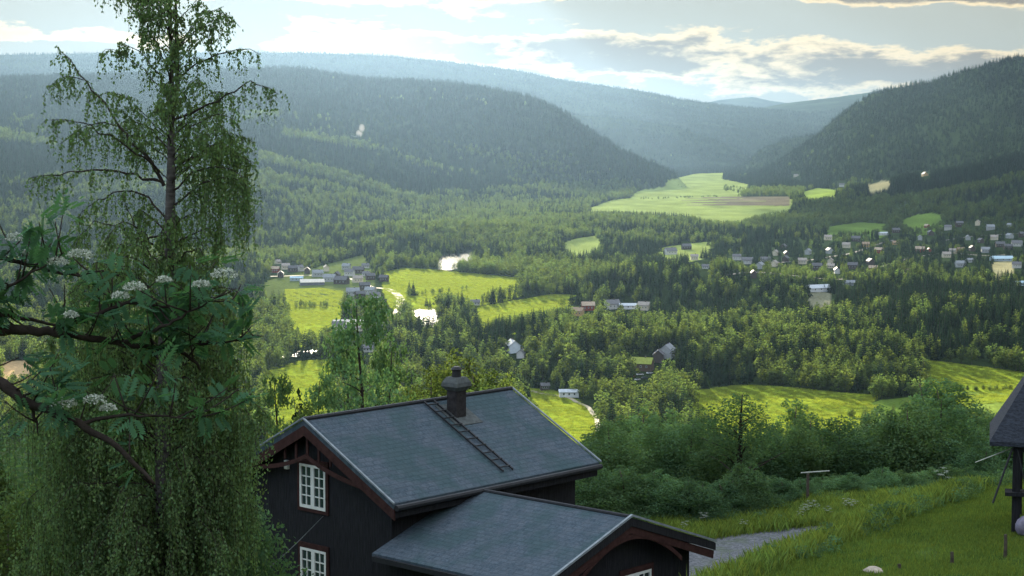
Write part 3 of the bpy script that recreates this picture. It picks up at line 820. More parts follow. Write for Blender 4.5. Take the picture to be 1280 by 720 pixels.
# ------------------------------------------------------------------ the timber house
SC = 1.06; HA = Vector((-5.712 * SC, 50 * SC, -7.759 * SC)); YAW = .743
hz0 = HA.z - 8.2
house = empty('timber_house', (HA.x, HA.y, hz0), -YAW)
tag(house, 'dark timber house with slate roof, white windows and a gabled annex', 'house')
RZ = 8.2; L_, w_, d_ = 8.91, 3.749, 1.965          # ridge height, length, half width and drop of the roof
ov, og = .58, .48
k_ = d_ / w_
hw = w_ - ov; ez = RZ - k_ * hw - .16
m = MB(); m.prism([(-hw, og, 0), (hw, og, 0), (hw, og, ez), (0, og, RZ - .16), (-hw, og, ez)], (0, L_ - 2 * og, 0)); wall = m.build('wall', M_wall, house)


def roofpair(x0, hw_, drop, y0, y1, z, th=.16, flip=False):
    m = MB()
    for s_ in (-1, 1): m.prism([(0, y0, z - th), (s_ * hw_, y0, z - drop - th), (s_ * hw_, y0, z - drop), (0, y0, z)], (0, y1 - y0, 0))
    return m


main_roof = roofpair(0, w_, d_, 0, L_, RZ).build('roof', M_roof, house)
m = MB(); m.tube([(0, -.02, RZ + .02), (0, L_ + .02, RZ + .02)], .07, 8); m.build('ridge_cap', M_dark, main_roof)
m = MB()
for y0 in (-.06, L_):
    m = MB()
    for s_ in (-1, 1): m.prism([(0, y0, RZ + .03), (s_ * (w_ + .05), y0, RZ - d_ - .0), (s_ * (w_ + .05), y0, RZ - d_ + .05), (0, y0, RZ + .08)], (0, .06, 0))
    m.build('verge_flashing', M_metal, main_roof)
m = MB()
for s_ in (-1, 1): m.prism([(0, .0, RZ - .165), (s_ * (w_ + .02), .0, RZ - d_ - .165), (s_ * (w_ + .02), .0, RZ - d_ - .47), (0, .0, RZ - .47)], (0, .05, 0))
m.build('bargeboard', M_red, house)
m = MB()          # arched brace under the gable peak
for s_ in (-1, 1):
    for i in range(10):
        f0, f1 = i / 10, (i + 1) / 10
        def zz(f_): return RZ - .5 - k_ * w_ * .62 * f_ * 1.0, RZ - .66 - .16 * math.cos(f_ * math.pi / 2) * 3.0 - k_ * w_ * .55 * f_
        (a0, b0), (a1, b1) = zz(f0), zz(f1); x0, x1 = s_ * f0 * w_ * .62, s_ * f1 * w_ * .62
        m.prism([(x0, .06, b0 + .13), (x1, .06, b1 + .13), (x1, .06, b1), (x0, .06, b0)], (0, .04, 0))
m.build('gable_arch', M_red, house)
m = MB()
for i in range(5):      # pendant struts in the peak
    x0 = -1.0 + i * .5; m.box((x0 - .04, .11, RZ - 1.15 - .12 * abs(x0)), (x0 + .04, .15, RZ - .3 - k_ * abs(x0)))
m.build('gable_fretwork', M_red, house)
for s_ in (-1, 1):
    m = MB(); m.tube([(s_ * (w_ + .09), .02, RZ - d_ - .12), (s_ * (w_ + .09), L_ - .02, RZ - d_ - .12)], .085, 8); m.build('gutter', M_dark, house)
m = MB()
for s_ in (-1, 1): m.box((s_ * (w_ - .05) - .03, .06, RZ - d_ - .42), (s_ * (w_ - .05) + .03, L_ - .06, RZ - d_ - .165))
m.build('fascia', M_wall, house)


def window(x0, x1, z0, z1, y, parent, axis='y', cols=4, rows=4):
    """white casement window facing -y (or +x), built proud of the wall"""
    def bx(m, a0, a1, b0, b1, d0, d1):
        if axis == 'y': m.box((a0, y - d1, b0), (a1, y - d0, b1))
        else: m.box((y + d0, a0, b0), (y + d1, a1, b1))
    m = MB()
    for a in ((x0 - .11, x0, z0 - .11, z1 + .16), (x1, x1 + .11, z0 - .11, z1 + .16), (x0, x1, z1, z1 + .16), (x0, x1, z0 - .11, z0)): bx(m, *a, .003, .05)
    wn = m.build('window', M_red, parent)
    m = MB(); c = (x0 + x1) / 2
    for a in ((x0, x0 + .075, z0, z1), (x1 - .075, x1, z0, z1), (x0 + .075, x1 - .075, z1 - .075, z1), (x0 + .075, x1 - .075, z0, z0 + .085), (c - .075, c + .075, z0 + .085, z1 - .075)): bx(m, *a, .004, .06)
    m.build('frame', M_white, wn)
    m = MB()
    for (a0, a1) in ((x0 + .075, c - .075), (c + .075, x1 - .075)):
        for i in range(1, cols // 2): q = a0 + (a1 - a0) * i / (cols // 2); bx(m, q - .016, q + .016, z0 + .085, z1 - .075, .005, .05)
        for j in range(1, rows): q = z0 + .085 + (z1 - z0 - .16) * j / rows; bx(m, a0, a1, q - .016, q + .016, .006, .046)
    m.build('glazing_bars', M_white, wn)
    m = MB()
    for (a0, a1) in ((x0 + .075, c - .075), (c + .075, x1 - .075)): bx(m, a0, a1, z0 + .085, z1 - .075, .004, .02)
    m.build('pane', M_glass, wn)
    return wn


window(-.705, .43, RZ - 2.71, RZ - 1.41, og, house)
window(-.705, .43, RZ - 5.22, RZ - 3.92, og, house)
m = MB(); m.box((-1.36, og - .09, RZ - 1.66), (-1.21, og - .003, RZ - 1.40)); m.build('wall_lamp', M_white, house)
m = MB(); m.tube([(-2.5, og - .1, RZ - 1.78), (-2.2, og - .1, RZ - 1.72)], .02, 6); m.build('wall_bracket', M_concrete, house)
# chimney
cx, cy, ch = .72, 5.62, .21
m = MB(); m.box((cx - ch, cy - ch, RZ - 1.2), (cx + ch, cy + ch, RZ + .42)); chim = m.build('chimney', M_brick, house)
m = MB(); r0, r1 = ch + .015, ch + .13
for (za, zb, ra, rb) in ((.36, .50, r0, r1), (.50, .62, r1, r1 - .02), (.62, .78, r1 - .02, r0)):
    m.add([(cx + sx * r_, cy + sy * r_, RZ + z_) for z_, r_ in ((za, ra), (zb, rb)) for sx, sy in ((-1, -1), (1, -1), (1, 1), (-1, 1))], [(0, 1, 5, 4), (1, 2, 6, 5), (2, 3, 7, 6), (3, 0, 4, 7), (0, 3, 2, 1), (4, 5, 6, 7)])
m.build('chimney_collar', M_concrete, chim)
m = MB(); m.tube([(cx, cy, RZ + .7), (cx, cy, RZ + 1.0)], [.15, .13], 12); m.tube([(cx, cy, RZ + 1.0), (cx, cy, RZ + 1.02), (cx, cy, RZ + 1.10)], [.16, .19, .10], 12); m.build('chimney_cap', M_dark, chim)
m = MB(); sl = lambda x: RZ - k_ * x
m.prism([(cx - .45, cy - .5, sl(cx - .45) + .012), (cx + .55, cy - .5, sl(cx + .55) + .012), (cx + .55, cy + .62, sl(cx + .55) + .012), (cx - .45, cy + .62, sl(cx - .45) + .012)], (0, 0, .015)); m.build('chimney_flashing', M_concrete, chim)
# roof ladder
m = MB()
for yy in (4.82, 5.24):
    m.prism([(.12, yy - .03, sl(.12) + .05), (3.45, yy - .03, sl(3.45) + .05), (3.45, yy - .03, sl(3.45) + .11), (.12, yy - .03, sl(.12) + .11)], (0, .045, 0))
m.build('roof_ladder', M_dark, house)
lad = house.children[-1]
m = MB()
for i in range(10): x0 = .3 + i * .335; m.tube([(x0, 4.80, sl(x0) + .11), (x0, 5.26, sl(x0) + .11)], .022, 6)
m.build('rung', M_dark, lad)
# annex
ay, az_, aL, aw, ad = 3.523, RZ - 2.088, 9.368, 3.817, 1.306
ka = ad / aw; ao = .52; ax0 = hw
m = MB(); aez = az_ - ka * (aw - ao) - .15
m.prism([(aL - .5, ay - aw + ao, 0), (aL - .5, ay + aw - ao, 0), (aL - .5, ay + aw - ao, aez), (aL - .5, ay, az_ - .15), (aL - .5, ay - aw + ao, aez)], (-(aL - .5 - ax0 - .004), 0, 0))
annex = m.build('annex_wall', M_wall, house)
m = MB()
for s_ in (-1, 1): m.prism([(ax0 + .01, ay, az_ - .15), (ax0 + .01, ay + s_ * aw, az_ - ad - .15), (ax0 + .01, ay + s_ * aw, az_ - ad), (ax0 + .01, ay, az_)], (aL - ax0 - .01, 0, 0))
aroof = m  .build('annex_roof', M_aroof, house)
m = MB()
for s_ in (-1, 1): m.prism([(aL, ay, az_ + .03), (aL, ay + s_ * (aw + .04), az_ - ad), (aL, ay + s_ * (aw + .04), az_ - ad + .06), (aL, ay, az_ + .09)], (.07, 0, 0))
m.build('verge_flashing', M_metal, aroof)
m = MB(); m.tube([(ax0, ay, az_ + .01), (aL, ay, az_ + .01)], .06, 8); m.build('ridge_cap', M_dark, aroof)
m = MB()
for s_ in (-1, 1): m.prism([(aL - .02, ay, az_ - .02), (aL - .02, ay + s_ * (aw + .02), az_ - ad - .02), (aL - .02, ay + s_ * (aw + .02), az_ - ad - .24), (aL - .02, ay, az_ - .24)], (.06, 0, 0))
m.build('bargeboard', M_wall, annex)
m = MB()
for s_ in (-1, 1): m.prism([(aL - .05, ay, az_ - .245), (aL - .05, ay + s_ * (aw - .02), az_ - ad - .245), (aL - .05, ay + s_ * (aw - .06), az_ - ad - .47), (aL - .05, ay, az_ - .44)], (.06, 0, 0))
for s_ in (-1, 1):
    for i in range(12):
        f0, f1 = i / 12, (i + 1) / 12
        zf = lambda f_: az_ - .62 - .75 * (f_ ** 1.9) * ad
        m.prism([(aL - .04, ay + s_ * f0 * 2.3, zf(f0) + .14), (aL - .04, ay + s_ * f1 * 2.3, zf(f1) + .14), (aL - .04, ay + s_ * f1 * 2.3, zf(f1)), (aL - .04, ay + s_ * f0 * 2.3, zf(f0))], (.04, 0, 0))
m.build('carved_gable_board', M_red, annex)
m = MB(); m.box((ax0 + .1, ay - aw - .09, az_ - ad - .2), (aL - .05, ay - aw + .06, az_ - ad - .06)); m.build('gutter', M_dark, annex)
window(3.75, 5.0, az_ - 3.2, az_ - 1.75, aL - .5, annex, 'x')
m = MB()
for i in range(7): m.tube([(hw - .3 + .02 * i, ay - aw + .3, 0), (hw - .3 + .02 * i, ay - aw + .3, .1)], .02, 5)

# cable from the gable down to the lower left
a = house.matrix_basis @ Vector((.35, og - .08, RZ - 2.86)); b = at(250, 765, 44)
t = np.linspace(0, 1, 24)[:, None]; pts = np.array(a) * (1 - t) + np.array(b) * t; pts[:, 2] -= .25 * np.sin(np.pi * t[:, 0])
m = MB(); m.tube(pts, .014, 6); tag(m.build('cable', M_concrete), 'thin grey cable strung from the house gable down to the left', 'cable')

# ------------------------------------------------------------------ open shed by the right edge
sy = 50.
p0 = at(1237, 552, sy); HWX, HDY = 2.3, 1.7      # half width and half depth of the eaves
SR = R(-14.6); q_ = Matrix.Rotation(SR, 3, 'Z') @ Vector((HWX, HDY, 0))
shed = empty('open_shed', (p0.x + q_.x, p0.y + q_.y, H(p0.x + q_.x, p0.y + q_.y).item()), SR); sl_ = Vector(shed.location)
tag(shed, 'open sided shed with steep dark hipped roof on posts beside the lawn', 'shed')
ez_ = p0.z - sl_.z; rise = 2.75
M_shr = plain('dark_shingles', (.030, .036, .048), .8, .45, 9, .6, stretch=(1, 1, 2.5))
m = MB(); e4 = [(-HWX, -HDY), (HWX, -HDY), (HWX, HDY), (-HWX, HDY)]
m.add([(x, y, ez_) for x, y in e4] + [(-HWX + 1.62, 0, ez_ + rise), (HWX - 1.62, 0, ez_ + rise)] + [(x, y, ez_ - .12) for x, y in e4],
      [(0, 1, 5, 4), (1, 2, 5), (2, 3, 4, 5), (3, 0, 4), (0, 6, 7, 1), (1, 7, 8, 2), (2, 8, 9, 3), (3, 9, 6, 0), (9, 8, 7, 6)])
m.build('roof', M_shr, shed)
pxs = -HWX + .74
for (px_, yy) in ((pxs, -HDY + .3), (-pxs, -HDY + .3), (pxs + .1, HDY - .3), (-pxs, HDY - .3)):
    m = MB(); m.box((px_ - .11, yy - .11, -.4), (px_ + .11, yy + .11, ez_ - .125)); m.build('post', M_wall, shed)
for s_ in (-1, 1):
    for x_, z_ in ((-.3, 1.1),):
        m = MB(); m.tube([(-s_ * pxs * -1, -HDY + .15, ez_ - .2), (s_ * (pxs - x_), -HDY + .0, z_)], .022, 5); m.build('brace', M_dark, shed)
m = MB(); m.box((pxs + .115, -HDY + .22, ez_ - .3), (-pxs - .115, -HDY + .38, ez_ - .13)); m.build('beam', M_wall, shed)
e1, e2 = at(1219, 578, sy), at(1263, 561, sy + .3)
m = MB(); m.tube([e1, e2], [.012, .02], 6); tag(m.build('pole', plain('bare_pole', (.36, .38, .33), .7)), 'thin pale pole sticking out from under the shed eaves', 'pole')
bz_ = at(1266, 617, sy).z - sl_.z
m = MB(); m.box((pxs - .30, -HDY + .02, bz_ - .05), (pxs + .75, -HDY + .62, bz_ + .05)); m.build('shelf', M_wall, shed)
m = MB(); m.tube([(pxs - .12, -HDY + .14, ez_ - .16), (pxs - .62, -HDY - .2, at(1240, 627, sy).z - sl_.z)], .03, 6); m.build('strut', M_dark, shed)
# covered mound of cushions beside the post
cpos = at(1287, 652, sy - .4)
g = np.random.default_rng(3); m = MB(); nth, nph = 14, 8
vv = [(.32 * math.cos(2 * math.pi * i / nth) * math.sin(math.pi * (j + .5) / nph) * 1.25, .3 * math.sin(2 * math.pi * i / nth) * math.sin(math.pi * (j + .5) / nph), .32 + .33 * math.cos(math.pi * (j + .5) / nph)) for j in range(nph) for i in range(nth)]
m.add(vv, [(j * nth + i, (j + 1) * nth + i, (j + 1) * nth + (i + 1) % nth, j * nth + (i + 1) % nth) for j in range(nph - 1) for i in range(nth)] + [list(range(nth)), list(range((nph - 1) * nth, nph * nth))[::-1]])
o = m.build('cushion', plain('lilac_cloth', (.16, .15, .20), .9, .35, 5), None, True); o.location = (cpos.x, cpos.y, H(cpos.x, cpos.y).item() - .05)
tag(o, 'rounded pale lilac cushion at the foot of the shed post', 'cushion')

# pale crossbar on a post beyond the meadow
p = at(1010, 592, 70.5); gz = H(p.x, p.y).item(); gp = empty('crossbar_post', (p.x, p.y, gz)); tag(gp, 'dark post carrying a pale crossbar beyond the meadow', 'post')
m = MB(); m.tube([(0, 0, -.3), (0, 0, p.z - gz)], .06, 8); m.build('post', M_bark, gp)
m = MB(); m.tube([(-.28, 0, p.z - gz + .03), (.85, .1, p.z - gz + .09)], .024, 7); m.build('crossbar', plain('bare_pole', (.36, .38, .33), .7), gp)

# ------------------------------------------------------------------ fence posts on the lawn
for k, (px_, pt, yy, lb) in enumerate(((1124, 705, 44.5, 'short wooden fence post nearest the bank'), (1190, 690, 45.5, 'slim wooden fence post in the middle of the lawn'), (1257, 668, 46.5, 'tallest wooden fence post, nearest the shed'))):
    p = at(px_, pt, yy); gz = H(p.x, p.y).item(); m = MB()
    m.tube([(0, 0, -.3), (.01, 0, .5 * (p.z - gz)), (0, 0, p.z - gz)], [.05, .047, .042], 7)
    o = m.build('fence_post', plain('weathered_wood', (.07, .06, .045), .9, .4, 8, .4)); o.location = (p.x, p.y, gz); tag(o, lb, 'fence post', 'fence posts on the lawn')

# ------------------------------------------------------------------ near trees beyond the meadow
NL = []
for i, (h_, r_, lo, tp, n_, b_) in enumerate(((9, 2.6, 34, .75, 13000, .03), (8, 3.0, 44, .7, 15000, .02), (11, 2.3, 42, .85, 13000, .03), (7, 2.4, 32, .75, 11000, .01))):
    NL.append((h_, leafy_crown(400 + i, h_, r_, int(n_ * 1.7), .145, lo, b_, tp, .62), trunk_mb(60 + i, h_ * .92, .11, 8, .3)))
opent = (10, leafy_crown(450, 10, 2.6, 5200, .16, 26, .42, .8, .62), trunk_mb(75, 9.5, .26, 13, .36, 7))
NEAR = [  # px, py of the top, distance, mesh, width factor, label
    (742, 548, 92, 3, 1.0, 'bushy tree right behind the house eave corner'), (770, 528, 96, 1, 1.0, 'wide dark bushy tree beyond the annex roof'),
    (806, 517, 99, 1, 1.1, 'tallest rounded tree of the bushy clump beyond the annex'), (842, 520, 97, 0, 1.2, 'dense dark tree in the middle of the bushy clump'),
    (880, 528, 95, 1, 1.0, 'rounded tree at the right shoulder of the bushy clump'), (905, 556, 90, 3, 1.0, 'low bush between clump and open limbed tree'),
    (925, 486, 79, 9, 1.05, 'open limbed tree with bare dark trunk above the gravel drive'), (962, 548, 96, 0, .9, 'small leafy tree right of the open limbed tree'),
    (992, 502, 99, 2, 1.0, 'slim upright tree against the sunlit meadow'), (1012, 520, 96, 2, 1.0, 'upright tree just right of the slim one'),
    (1038, 546, 93, 3, 1.0, 'low rounded tree below the pale field edge'), (1064, 530, 97, 0, 1.0, 'leafy tree left of the pale willow'),
    (1092, 518, 95, 0, 1.0, 'pale silvery willow in the row beyond the drive'), (1122, 522, 99, 1, .9, 'broad leafy tree right of the pale willow'),
    (1152, 498, 98, 2, 1.2, 'tall leafy tree left of the two tallest ones'), (1174, 476, 100, 2, 1.3, 'tallest tree of the row, left of a twin'),
    (1196, 482, 99, 2, 1.3, 'second tallest tree of the row, near the shed'), (1218, 512, 96, 0, 1.0, 'leafy tree behind the thin pale pole'),
    (1244, 530, 94, 0, 1.0, 'leafy tree seen under the shed eaves'), (1270, 536, 92, 1, 1.0, 'leafy tree behind the shed post'),
    (980, 560, 88, 3, 1.1, 'low bush at the foot of the slim upright tree'), (1020, 572, 86, 3, 1.1, 'low bush beside the white flowers'),
    (1080, 565, 87, 3, 1.1, 'low bush below the pale willow'), (1135, 562, 87, 3, 1.1, 'low bush at the top of the grassy bank'),
    (1180, 558, 86, 3, 1.1, 'low bush at the far corner of the lawn'), (862, 566, 86, 3, 1.2, 'low bush above the far end of the meadow'),
    (790, 570, 85, 3, 1.2, 'low bush behind the annex ridge'), (940, 575, 85, 3, 1.0, 'low bush under the open limbed tree'),
    (1225, 560, 84, 3, .9, 'low bush left of the shed post')]
for k in range(24):
    q = 735 + k * 20.5 + random.uniform(-7, 7); dd = np.interp(q, [730, 900, 960, 1010, 1100, 1200], [66.5, 67, 69.5, 72, 74, 76]); NEAR.append((q, np.interp(q, [730, 900, 1010, 1110, 1220], [590, 592, 590, 588, 578]) + 8 - 26 * random.random() ** 2, dd + random.uniform(-.6, 1.2), 3, random.uniform(.95, 1.3), 'low leafy bush along the far edge of the meadow'))
for q, pt, dd, k, lb in ((758, 535, 82, 1, 'leafy tree rising close behind the house corner'), (822, 528, 84, 0, 'leafy tree in the front of the clump beyond the annex'), (866, 532, 83, 1, 'broad tree in front of the clump, left of the dark trunk'),
                         (900, 540, 82, 0, 'leafy tree just left of the dark open limbed trunk'), (955, 535, 83, 1, 'broad tree just right of the dark open limbed trunk'), (1000, 532, 84, 0, 'leafy tree behind the pale crossbar'),
                         (1045, 528, 85, 1, 'broad leafy tree right of the pale crossbar'), (1105, 515, 86, 0, 'leafy tree over the upper end of the bank'), (1140, 512, 86, 1, 'broad leafy tree over the lawn corner'), (1185, 500, 87, 0, 'leafy tree in front of the tallest of the row')):
    NEAR.append((q, pt, dd, k, 1.0, lb))
protN = {}
M_willow = foliage('willow_leaves', (.11, .17, .11), .4, .1, None, .1)
for px_, pt, yy, k, wf, lb in NEAR:
    if k != 9 and yy > 80: pt -= 11; wf *= 1.18
    p = at(px_, pt, yy); gz = H(p.x, p.y).item() - .1; hh_ = p.z - gz
    if k not in protN:
        h_, cr, tr = NL[k] if k < 9 else opent
        o = make_tree('bush' if k == 3 else 'leafy_tree', cr, M_nearleaf, tr, M_dbark if k == 9 else M_bark); protN[k] = (o, h_)
    else: o = copy_tree(protN[k][0])
    s_ = hh_ / protN[k][1]
    o.location = (p.x, p.y, gz); o.rotation_euler = (0, 0, random.uniform(0, 6.28)); o.scale = (wf * s_ ** .6, wf * s_ ** .6, s_)
    tag(o, lb, 'bush' if k == 3 else 'tree', 'low bushes along the far meadow edge' if lb.startswith('low leafy bush along') else None)
    if 'willow in the row' in lb:
        for ch in o.children:
            if ch.name.startswith('crown'): ch.data = ch.data.copy(); ch.data.materials[0] = M_willow
# feathery birches and leafy trees on the slope just behind the house
def drooping_crown(seed, h, r, nb=60, per=9, step=.13, size=.13):
    g = np.random.default_rng(seed); C = []
    for i in range(nb):
        f_ = g.uniform(.12, 1); z = h * f_; R_ = r * (math.sin(math.pi * min(1, .1 + .9 * (1 - f_))) ** .6) * g.uniform(.5, 1.05); th = i * 2.4
        for q in range(per):
            t_ = g.uniform(.25, 1); b = np.array([math.cos(th) * R_ * t_, math.sin(th) * R_ * t_, z + R_ * (.5 * t_ - .45 * t_ * t_)]) + g.normal(0, .12, 3)
            L = g.uniform(.4, 1.5) * (1.1 - .6 * f_); s_ = np.arange(0, L, step)[:, None]
            C.append(b + np.array([0, 0, -1.]) * s_ + g.normal(0, .05, (len(s_), 3)))
    C = np.vstack(C); n = len(C); a = rdir(n, g) * .5 + [0, 0, -1.]; a /= np.linalg.norm(a, axis=1)[:, None]; b = np.cross(a, rdir(n, g)); b /= np.linalg.norm(b, axis=1)[:, None]
    s_ = size * g.uniform(.6, 1.2, n)[:, None]; v, f_ = rhombs(C, a * s_, b * s_ * .6); return v, f_, tint4(n, g)
feather = None
for px_, pt, yy, hh_, wf, lb in ((453, 372, 118, 16, 1.25, 'tall feathery birch behind the house ridge'), (428, 420, 124, 12, .9, 'slender birch left of the feathery one'),
                                 (488, 432, 128, 12, 1.1, 'feathery birch between ridge and chimney'), (405, 470, 104, 8, 1.0, 'small birch beside the house gable peak'),
                                 (345, 470, 95, 7, 1.0, 'small birch between weeping birch and house')):
    p = at(px_, pt, yy); gz = H(p.x, p.y).item() - .2
    if feather is None: feather = make_tree('birch_tree', drooping_crown(5, 16, 2.9, 105, 10), M_nearleaf, trunk_mb(88, 15.6, .17, 12, .2), M_dbark); o = feather
    else: o = copy_tree(feather)
    o.location = (p.x, p.y, gz); s_ = (p.z - gz) / 16; o.scale = (wf * s_ ** .7, wf * s_ ** .7, s_); o.rotation_euler = (0, 0, random.uniform(0, 6)); tag(o, lb, 'tree')
for px_, pt, yy, k, wf, lb in ((575, 432, 150, 0, 1.5, 'sunlit leafy tree rising behind the chimney'), (545, 455, 140, 1, 1.3, 'sunlit leafy tree left of the chimney cap'), (612, 452, 146, 2, 1.5, 'sunlit tree right of the chimney cap'),
                               (636, 462, 152, 0, 1.3, 'round sunlit tree over the far end of the ridge'), (515, 478, 132, 3, 1.5, 'bushy tree behind the top of the roof ladder'), (660, 500, 150, 3, 1.0, 'bushy tree over the right roof corner'),
                               (384, 500, 92, 3, 1.0, 'bush behind the gable peak'), (590, 470, 128, 3, 1.6, 'bushy tree close behind the chimney')):
    p = at(px_, pt, yy); gz = H(p.x, p.y).item() - .1; o = copy_tree(protN[k][0]); s_ = (p.z - gz) / protN[k][1]
    o.location = (p.x, p.y, gz); o.rotation_euler = (0, 0, random.uniform(0, 6.28)); o.scale = (wf * s_ ** .5, wf * s_ ** .5, s_); tag(o, lb, 'tree')
    for ch in o.children:
        if ch.name.startswith('crown'): ch.data = ch.data.copy(); ch.data.materials[0] = M_birch
p = at(373, 487, 100); gz = H(p.x, p.y).item(); o = make_tree('spruce_tree', spruce_crown(7, p.z - gz, 1.1, 16, 8), M_spruce, trunk_mb(3, (p.z - gz) * .95, .08, 0), M_bark)
o.location = (p.x, p.y, gz); tag(o, 'young spruce in front of the bright left field', 'tree')
for px_, pt, yy, wf, lb in ((70, 505, 47, 1.5, 'dark bush filling the gap under the birch limbs'), (165, 540, 43, 1.4, 'dark leafy bush behind the birch trunk foot'), (275, 560, 41, 1.0, 'dark leafy bush close to the house gable wall'), (0, 640, 38, 1.2, 'lowest leafy bush in the lower left corner'), (-25, 560, 46, 1.0, 'bright bush low at the left edge under the birch'), (35, 600, 44, 1.0, 'bush at the lower left corner beside the birch'), (110, 610, 48, 1.1, 'bush behind the weeping birch trunk'), (255, 640, 47, 1.0, 'bush between the weeping birch and the house wall'), (-60, 470, 60, 1.3, 'tree at the left edge behind the rowan branches')):
    p = at(px_, pt, yy); gz = H(p.x, p.y).item() - .1; k = 1; o = copy_tree(protN[k][0]); s_ = (p.z - gz) / protN[k][1]
    o.location = (p.x, p.y, gz); o.scale = (wf * .6, wf * .6, s_); o.name = 'bush'; tag(o, lb, 'bush')
    if 'bright' in lb or 'corner' in lb:  # yellower leaf colour stands in for sunlight on these bushes
        for ch in o.children:
            if ch.name.startswith('crown'): ch.data = ch.data.copy(); ch.data.materials[0] = M_birch

# ------------------------------------------------------------------ the weeping birch
BY = 35.; g = np.random.default_rng(42)
def bp(px_, py_, dy=0.): v = at(px_, py_, BY + dy); return np.array(v)
bx = bp(208, 700); gz = H(bx[0], BY).item()
birch = empty('weeping_birch', (bx[0], BY, gz)); tag(birch, 'tall weeping birch with thin twin top standing left of the house', 'tree')
off = np.array([bx[0], BY, gz])
TR = [np.array([bx[0], BY, gz - .3])] + [bp(*q) for q in ((204, 560), (205, 450), (210, 380), (212, 330), (213, 250), (214, 200), (214, 150), (215, 100), (213, 50), (212, 0), (213, -50), (211, -95))]
TRr = [.20, .16, .14, .125, .115, .092, .076, .058, .038, .030, .023, .016, .01]
m = MB(); m.tube(np.array(TR) - off, TRr, 10); trunk = m.build('trunk', M_bbark, birch, True)
TZ = np.array([p[2] for p in TR]); TX = np.array([p[0] for p in TR])
strands = []
def addbranch(P, r0, dens, Lmin, Lmax, mbx, start=.2):
    """a limb and the leaf strands that hang from it"""
    P = np.array(P); seg = np.r_[0, np.cumsum(np.linalg.norm(np.diff(P, axis=0), axis=1))]; n = max(5, int(seg[-1] / .18)); t = np.linspace(0, seg[-1], n)
    Q = np.stack([np.interp(t, seg, P[:, k]) for k in range(3)], -1); Q[1:-1] += g.normal(0, .025, (n - 2, 3))
    mbx.tube(Q - off, .75 * r0 * (1 - .88 * t / seg[-1]) + .003, 6)
    for k in range(int(seg[-1] * dens)):
        f_ = start + (1 - start) * g.uniform() ** .75; b = np.array([np.interp(f_ * seg[-1], t, Q[:, q]) for q in range(3)])
        d = rdir(1, g)[0] * g.uniform(.05, .38); d[2] = abs(d[2]) * .4; L = g.uniform(Lmin, Lmax)
        s_ = np.linspace(0, 1, 6)[:, None]; S_ = b + d * (2 * s_ - s_ ** 2) + np.array([0, 0, -L]) * s_ ** 1.5 + g.normal(0, .02, (6, 3)) * s_
        mbx.tube(S_ - off, .003, 3); strands.append(S_)
limbs = MB()
second = [bp(*q) for q in ((215, 148), (219, 125), (222, 100), (221, 60), (220, 20), (219, -20), (222, -60))]
limbs.tube(np.array(second) - off, [.055, .05, .045, .036, .028, .018, .01], 7)
for P, r0, dn, l0, l1 in (
    ([(205, 232, 0), (185, 195, .2), (170, 185, .3), (150, 158, .5), (130, 130, .6), (105, 100, .8), (86, 74, .9), (70, 58, 1.0)], .05, 11, .15, .75),
    ([(200, 215, 0), (165, 186, -.3), (130, 165, -.5), (100, 152, -.7), (62, 150, -.9)], .03, 11, .15, .8),
    ([(205, 228, 0), (150, 214, .3), (110, 212, .5), (85, 215, .6), (40, 222, .8)], .035, 10, .2, .7),
    ([(216, 150, 0), (250, 138, -.3), (285, 118, -.5), (312, 100, -.7), (335, 108, -.8), (348, 118, -.85)], .032, 11, .2, .8),
    ([(224, 98, 0), (245, 80, .2), (280, 64, .4), (305, 60, .5), (325, 68, .6)], .022, 11, .1, .55),
    ([(214, 225, 0), (245, 190, .5), (270, 178, .8), (292, 172, 1.0), (310, 185, 1.1)], .03, 16, .3, 1.5),
    ([(214, 200, 0), (240, 160, -.6), (270, 140, -.8), (295, 150, -1.0)], .025, 12, .3, 1.0),
    ([(213, 130, 0), (195, 90, .3), (180, 66, .4), (150, 52, .5)], .022, 12, .1, .6),
    ([(215, 110, 0), (200, 60, -.3), (180, 25, -.5), (160, 8, -.6)], .02, 13, .1, .6),
    ([(221, 70, 0), (240, 30, .3), (262, 10, .5), (280, 8, .6)], .018, 14, .1, .6),
    ([(213, 40, 0), (190, 5, .2), (170, -15, .3), (155, -12, .35)], .016, 14, .1, .6),
    ([(212, 280, 0), (190, 250, .4), (150, 238, .6), (120, 250, .8), (95, 275, .9)], .03, 14, .3, 1.2),
    ([(212, 290, 0), (180, 300, -.5), (165, 280, -.6), (155, 243, -.7)], .03, 3, .1, .4),
    ([(214, 215, 0), (252, 188, .3), (288, 184, .6), (316, 204, .8)], .028, 24, .7, 2.0), ([(213, 240, 0), (245, 214, -.4), (280, 208, -.7), (305, 222, -.9)], .025, 22, .6, 1.8), ([(214, 190, 0), (190, 160, .4), (168, 150, .6), (140, 158, .8)], .02, 16, .3, 1.0), ([(214, 170, 0), (245, 128, .5), (275, 112, .7), (300, 122, .9)], .018, 16, .3, .9), ([(150, 158, .5), (128, 150, .7), (100, 160, .9), (75, 180, 1.0)], .014, 18, .3, .9), ([(105, 100, .8), (80, 95, .9), (60, 108, 1.0)], .01, 22, .2, .6),
    ([(213, 260, 0), (250, 230, -.5), (285, 222, -.8), (310, 235, -1.0)], .03, 20, .4, 1.5)):
    addbranch([bp(*q) for q in P], r0, dn, l0, l1, limbs)
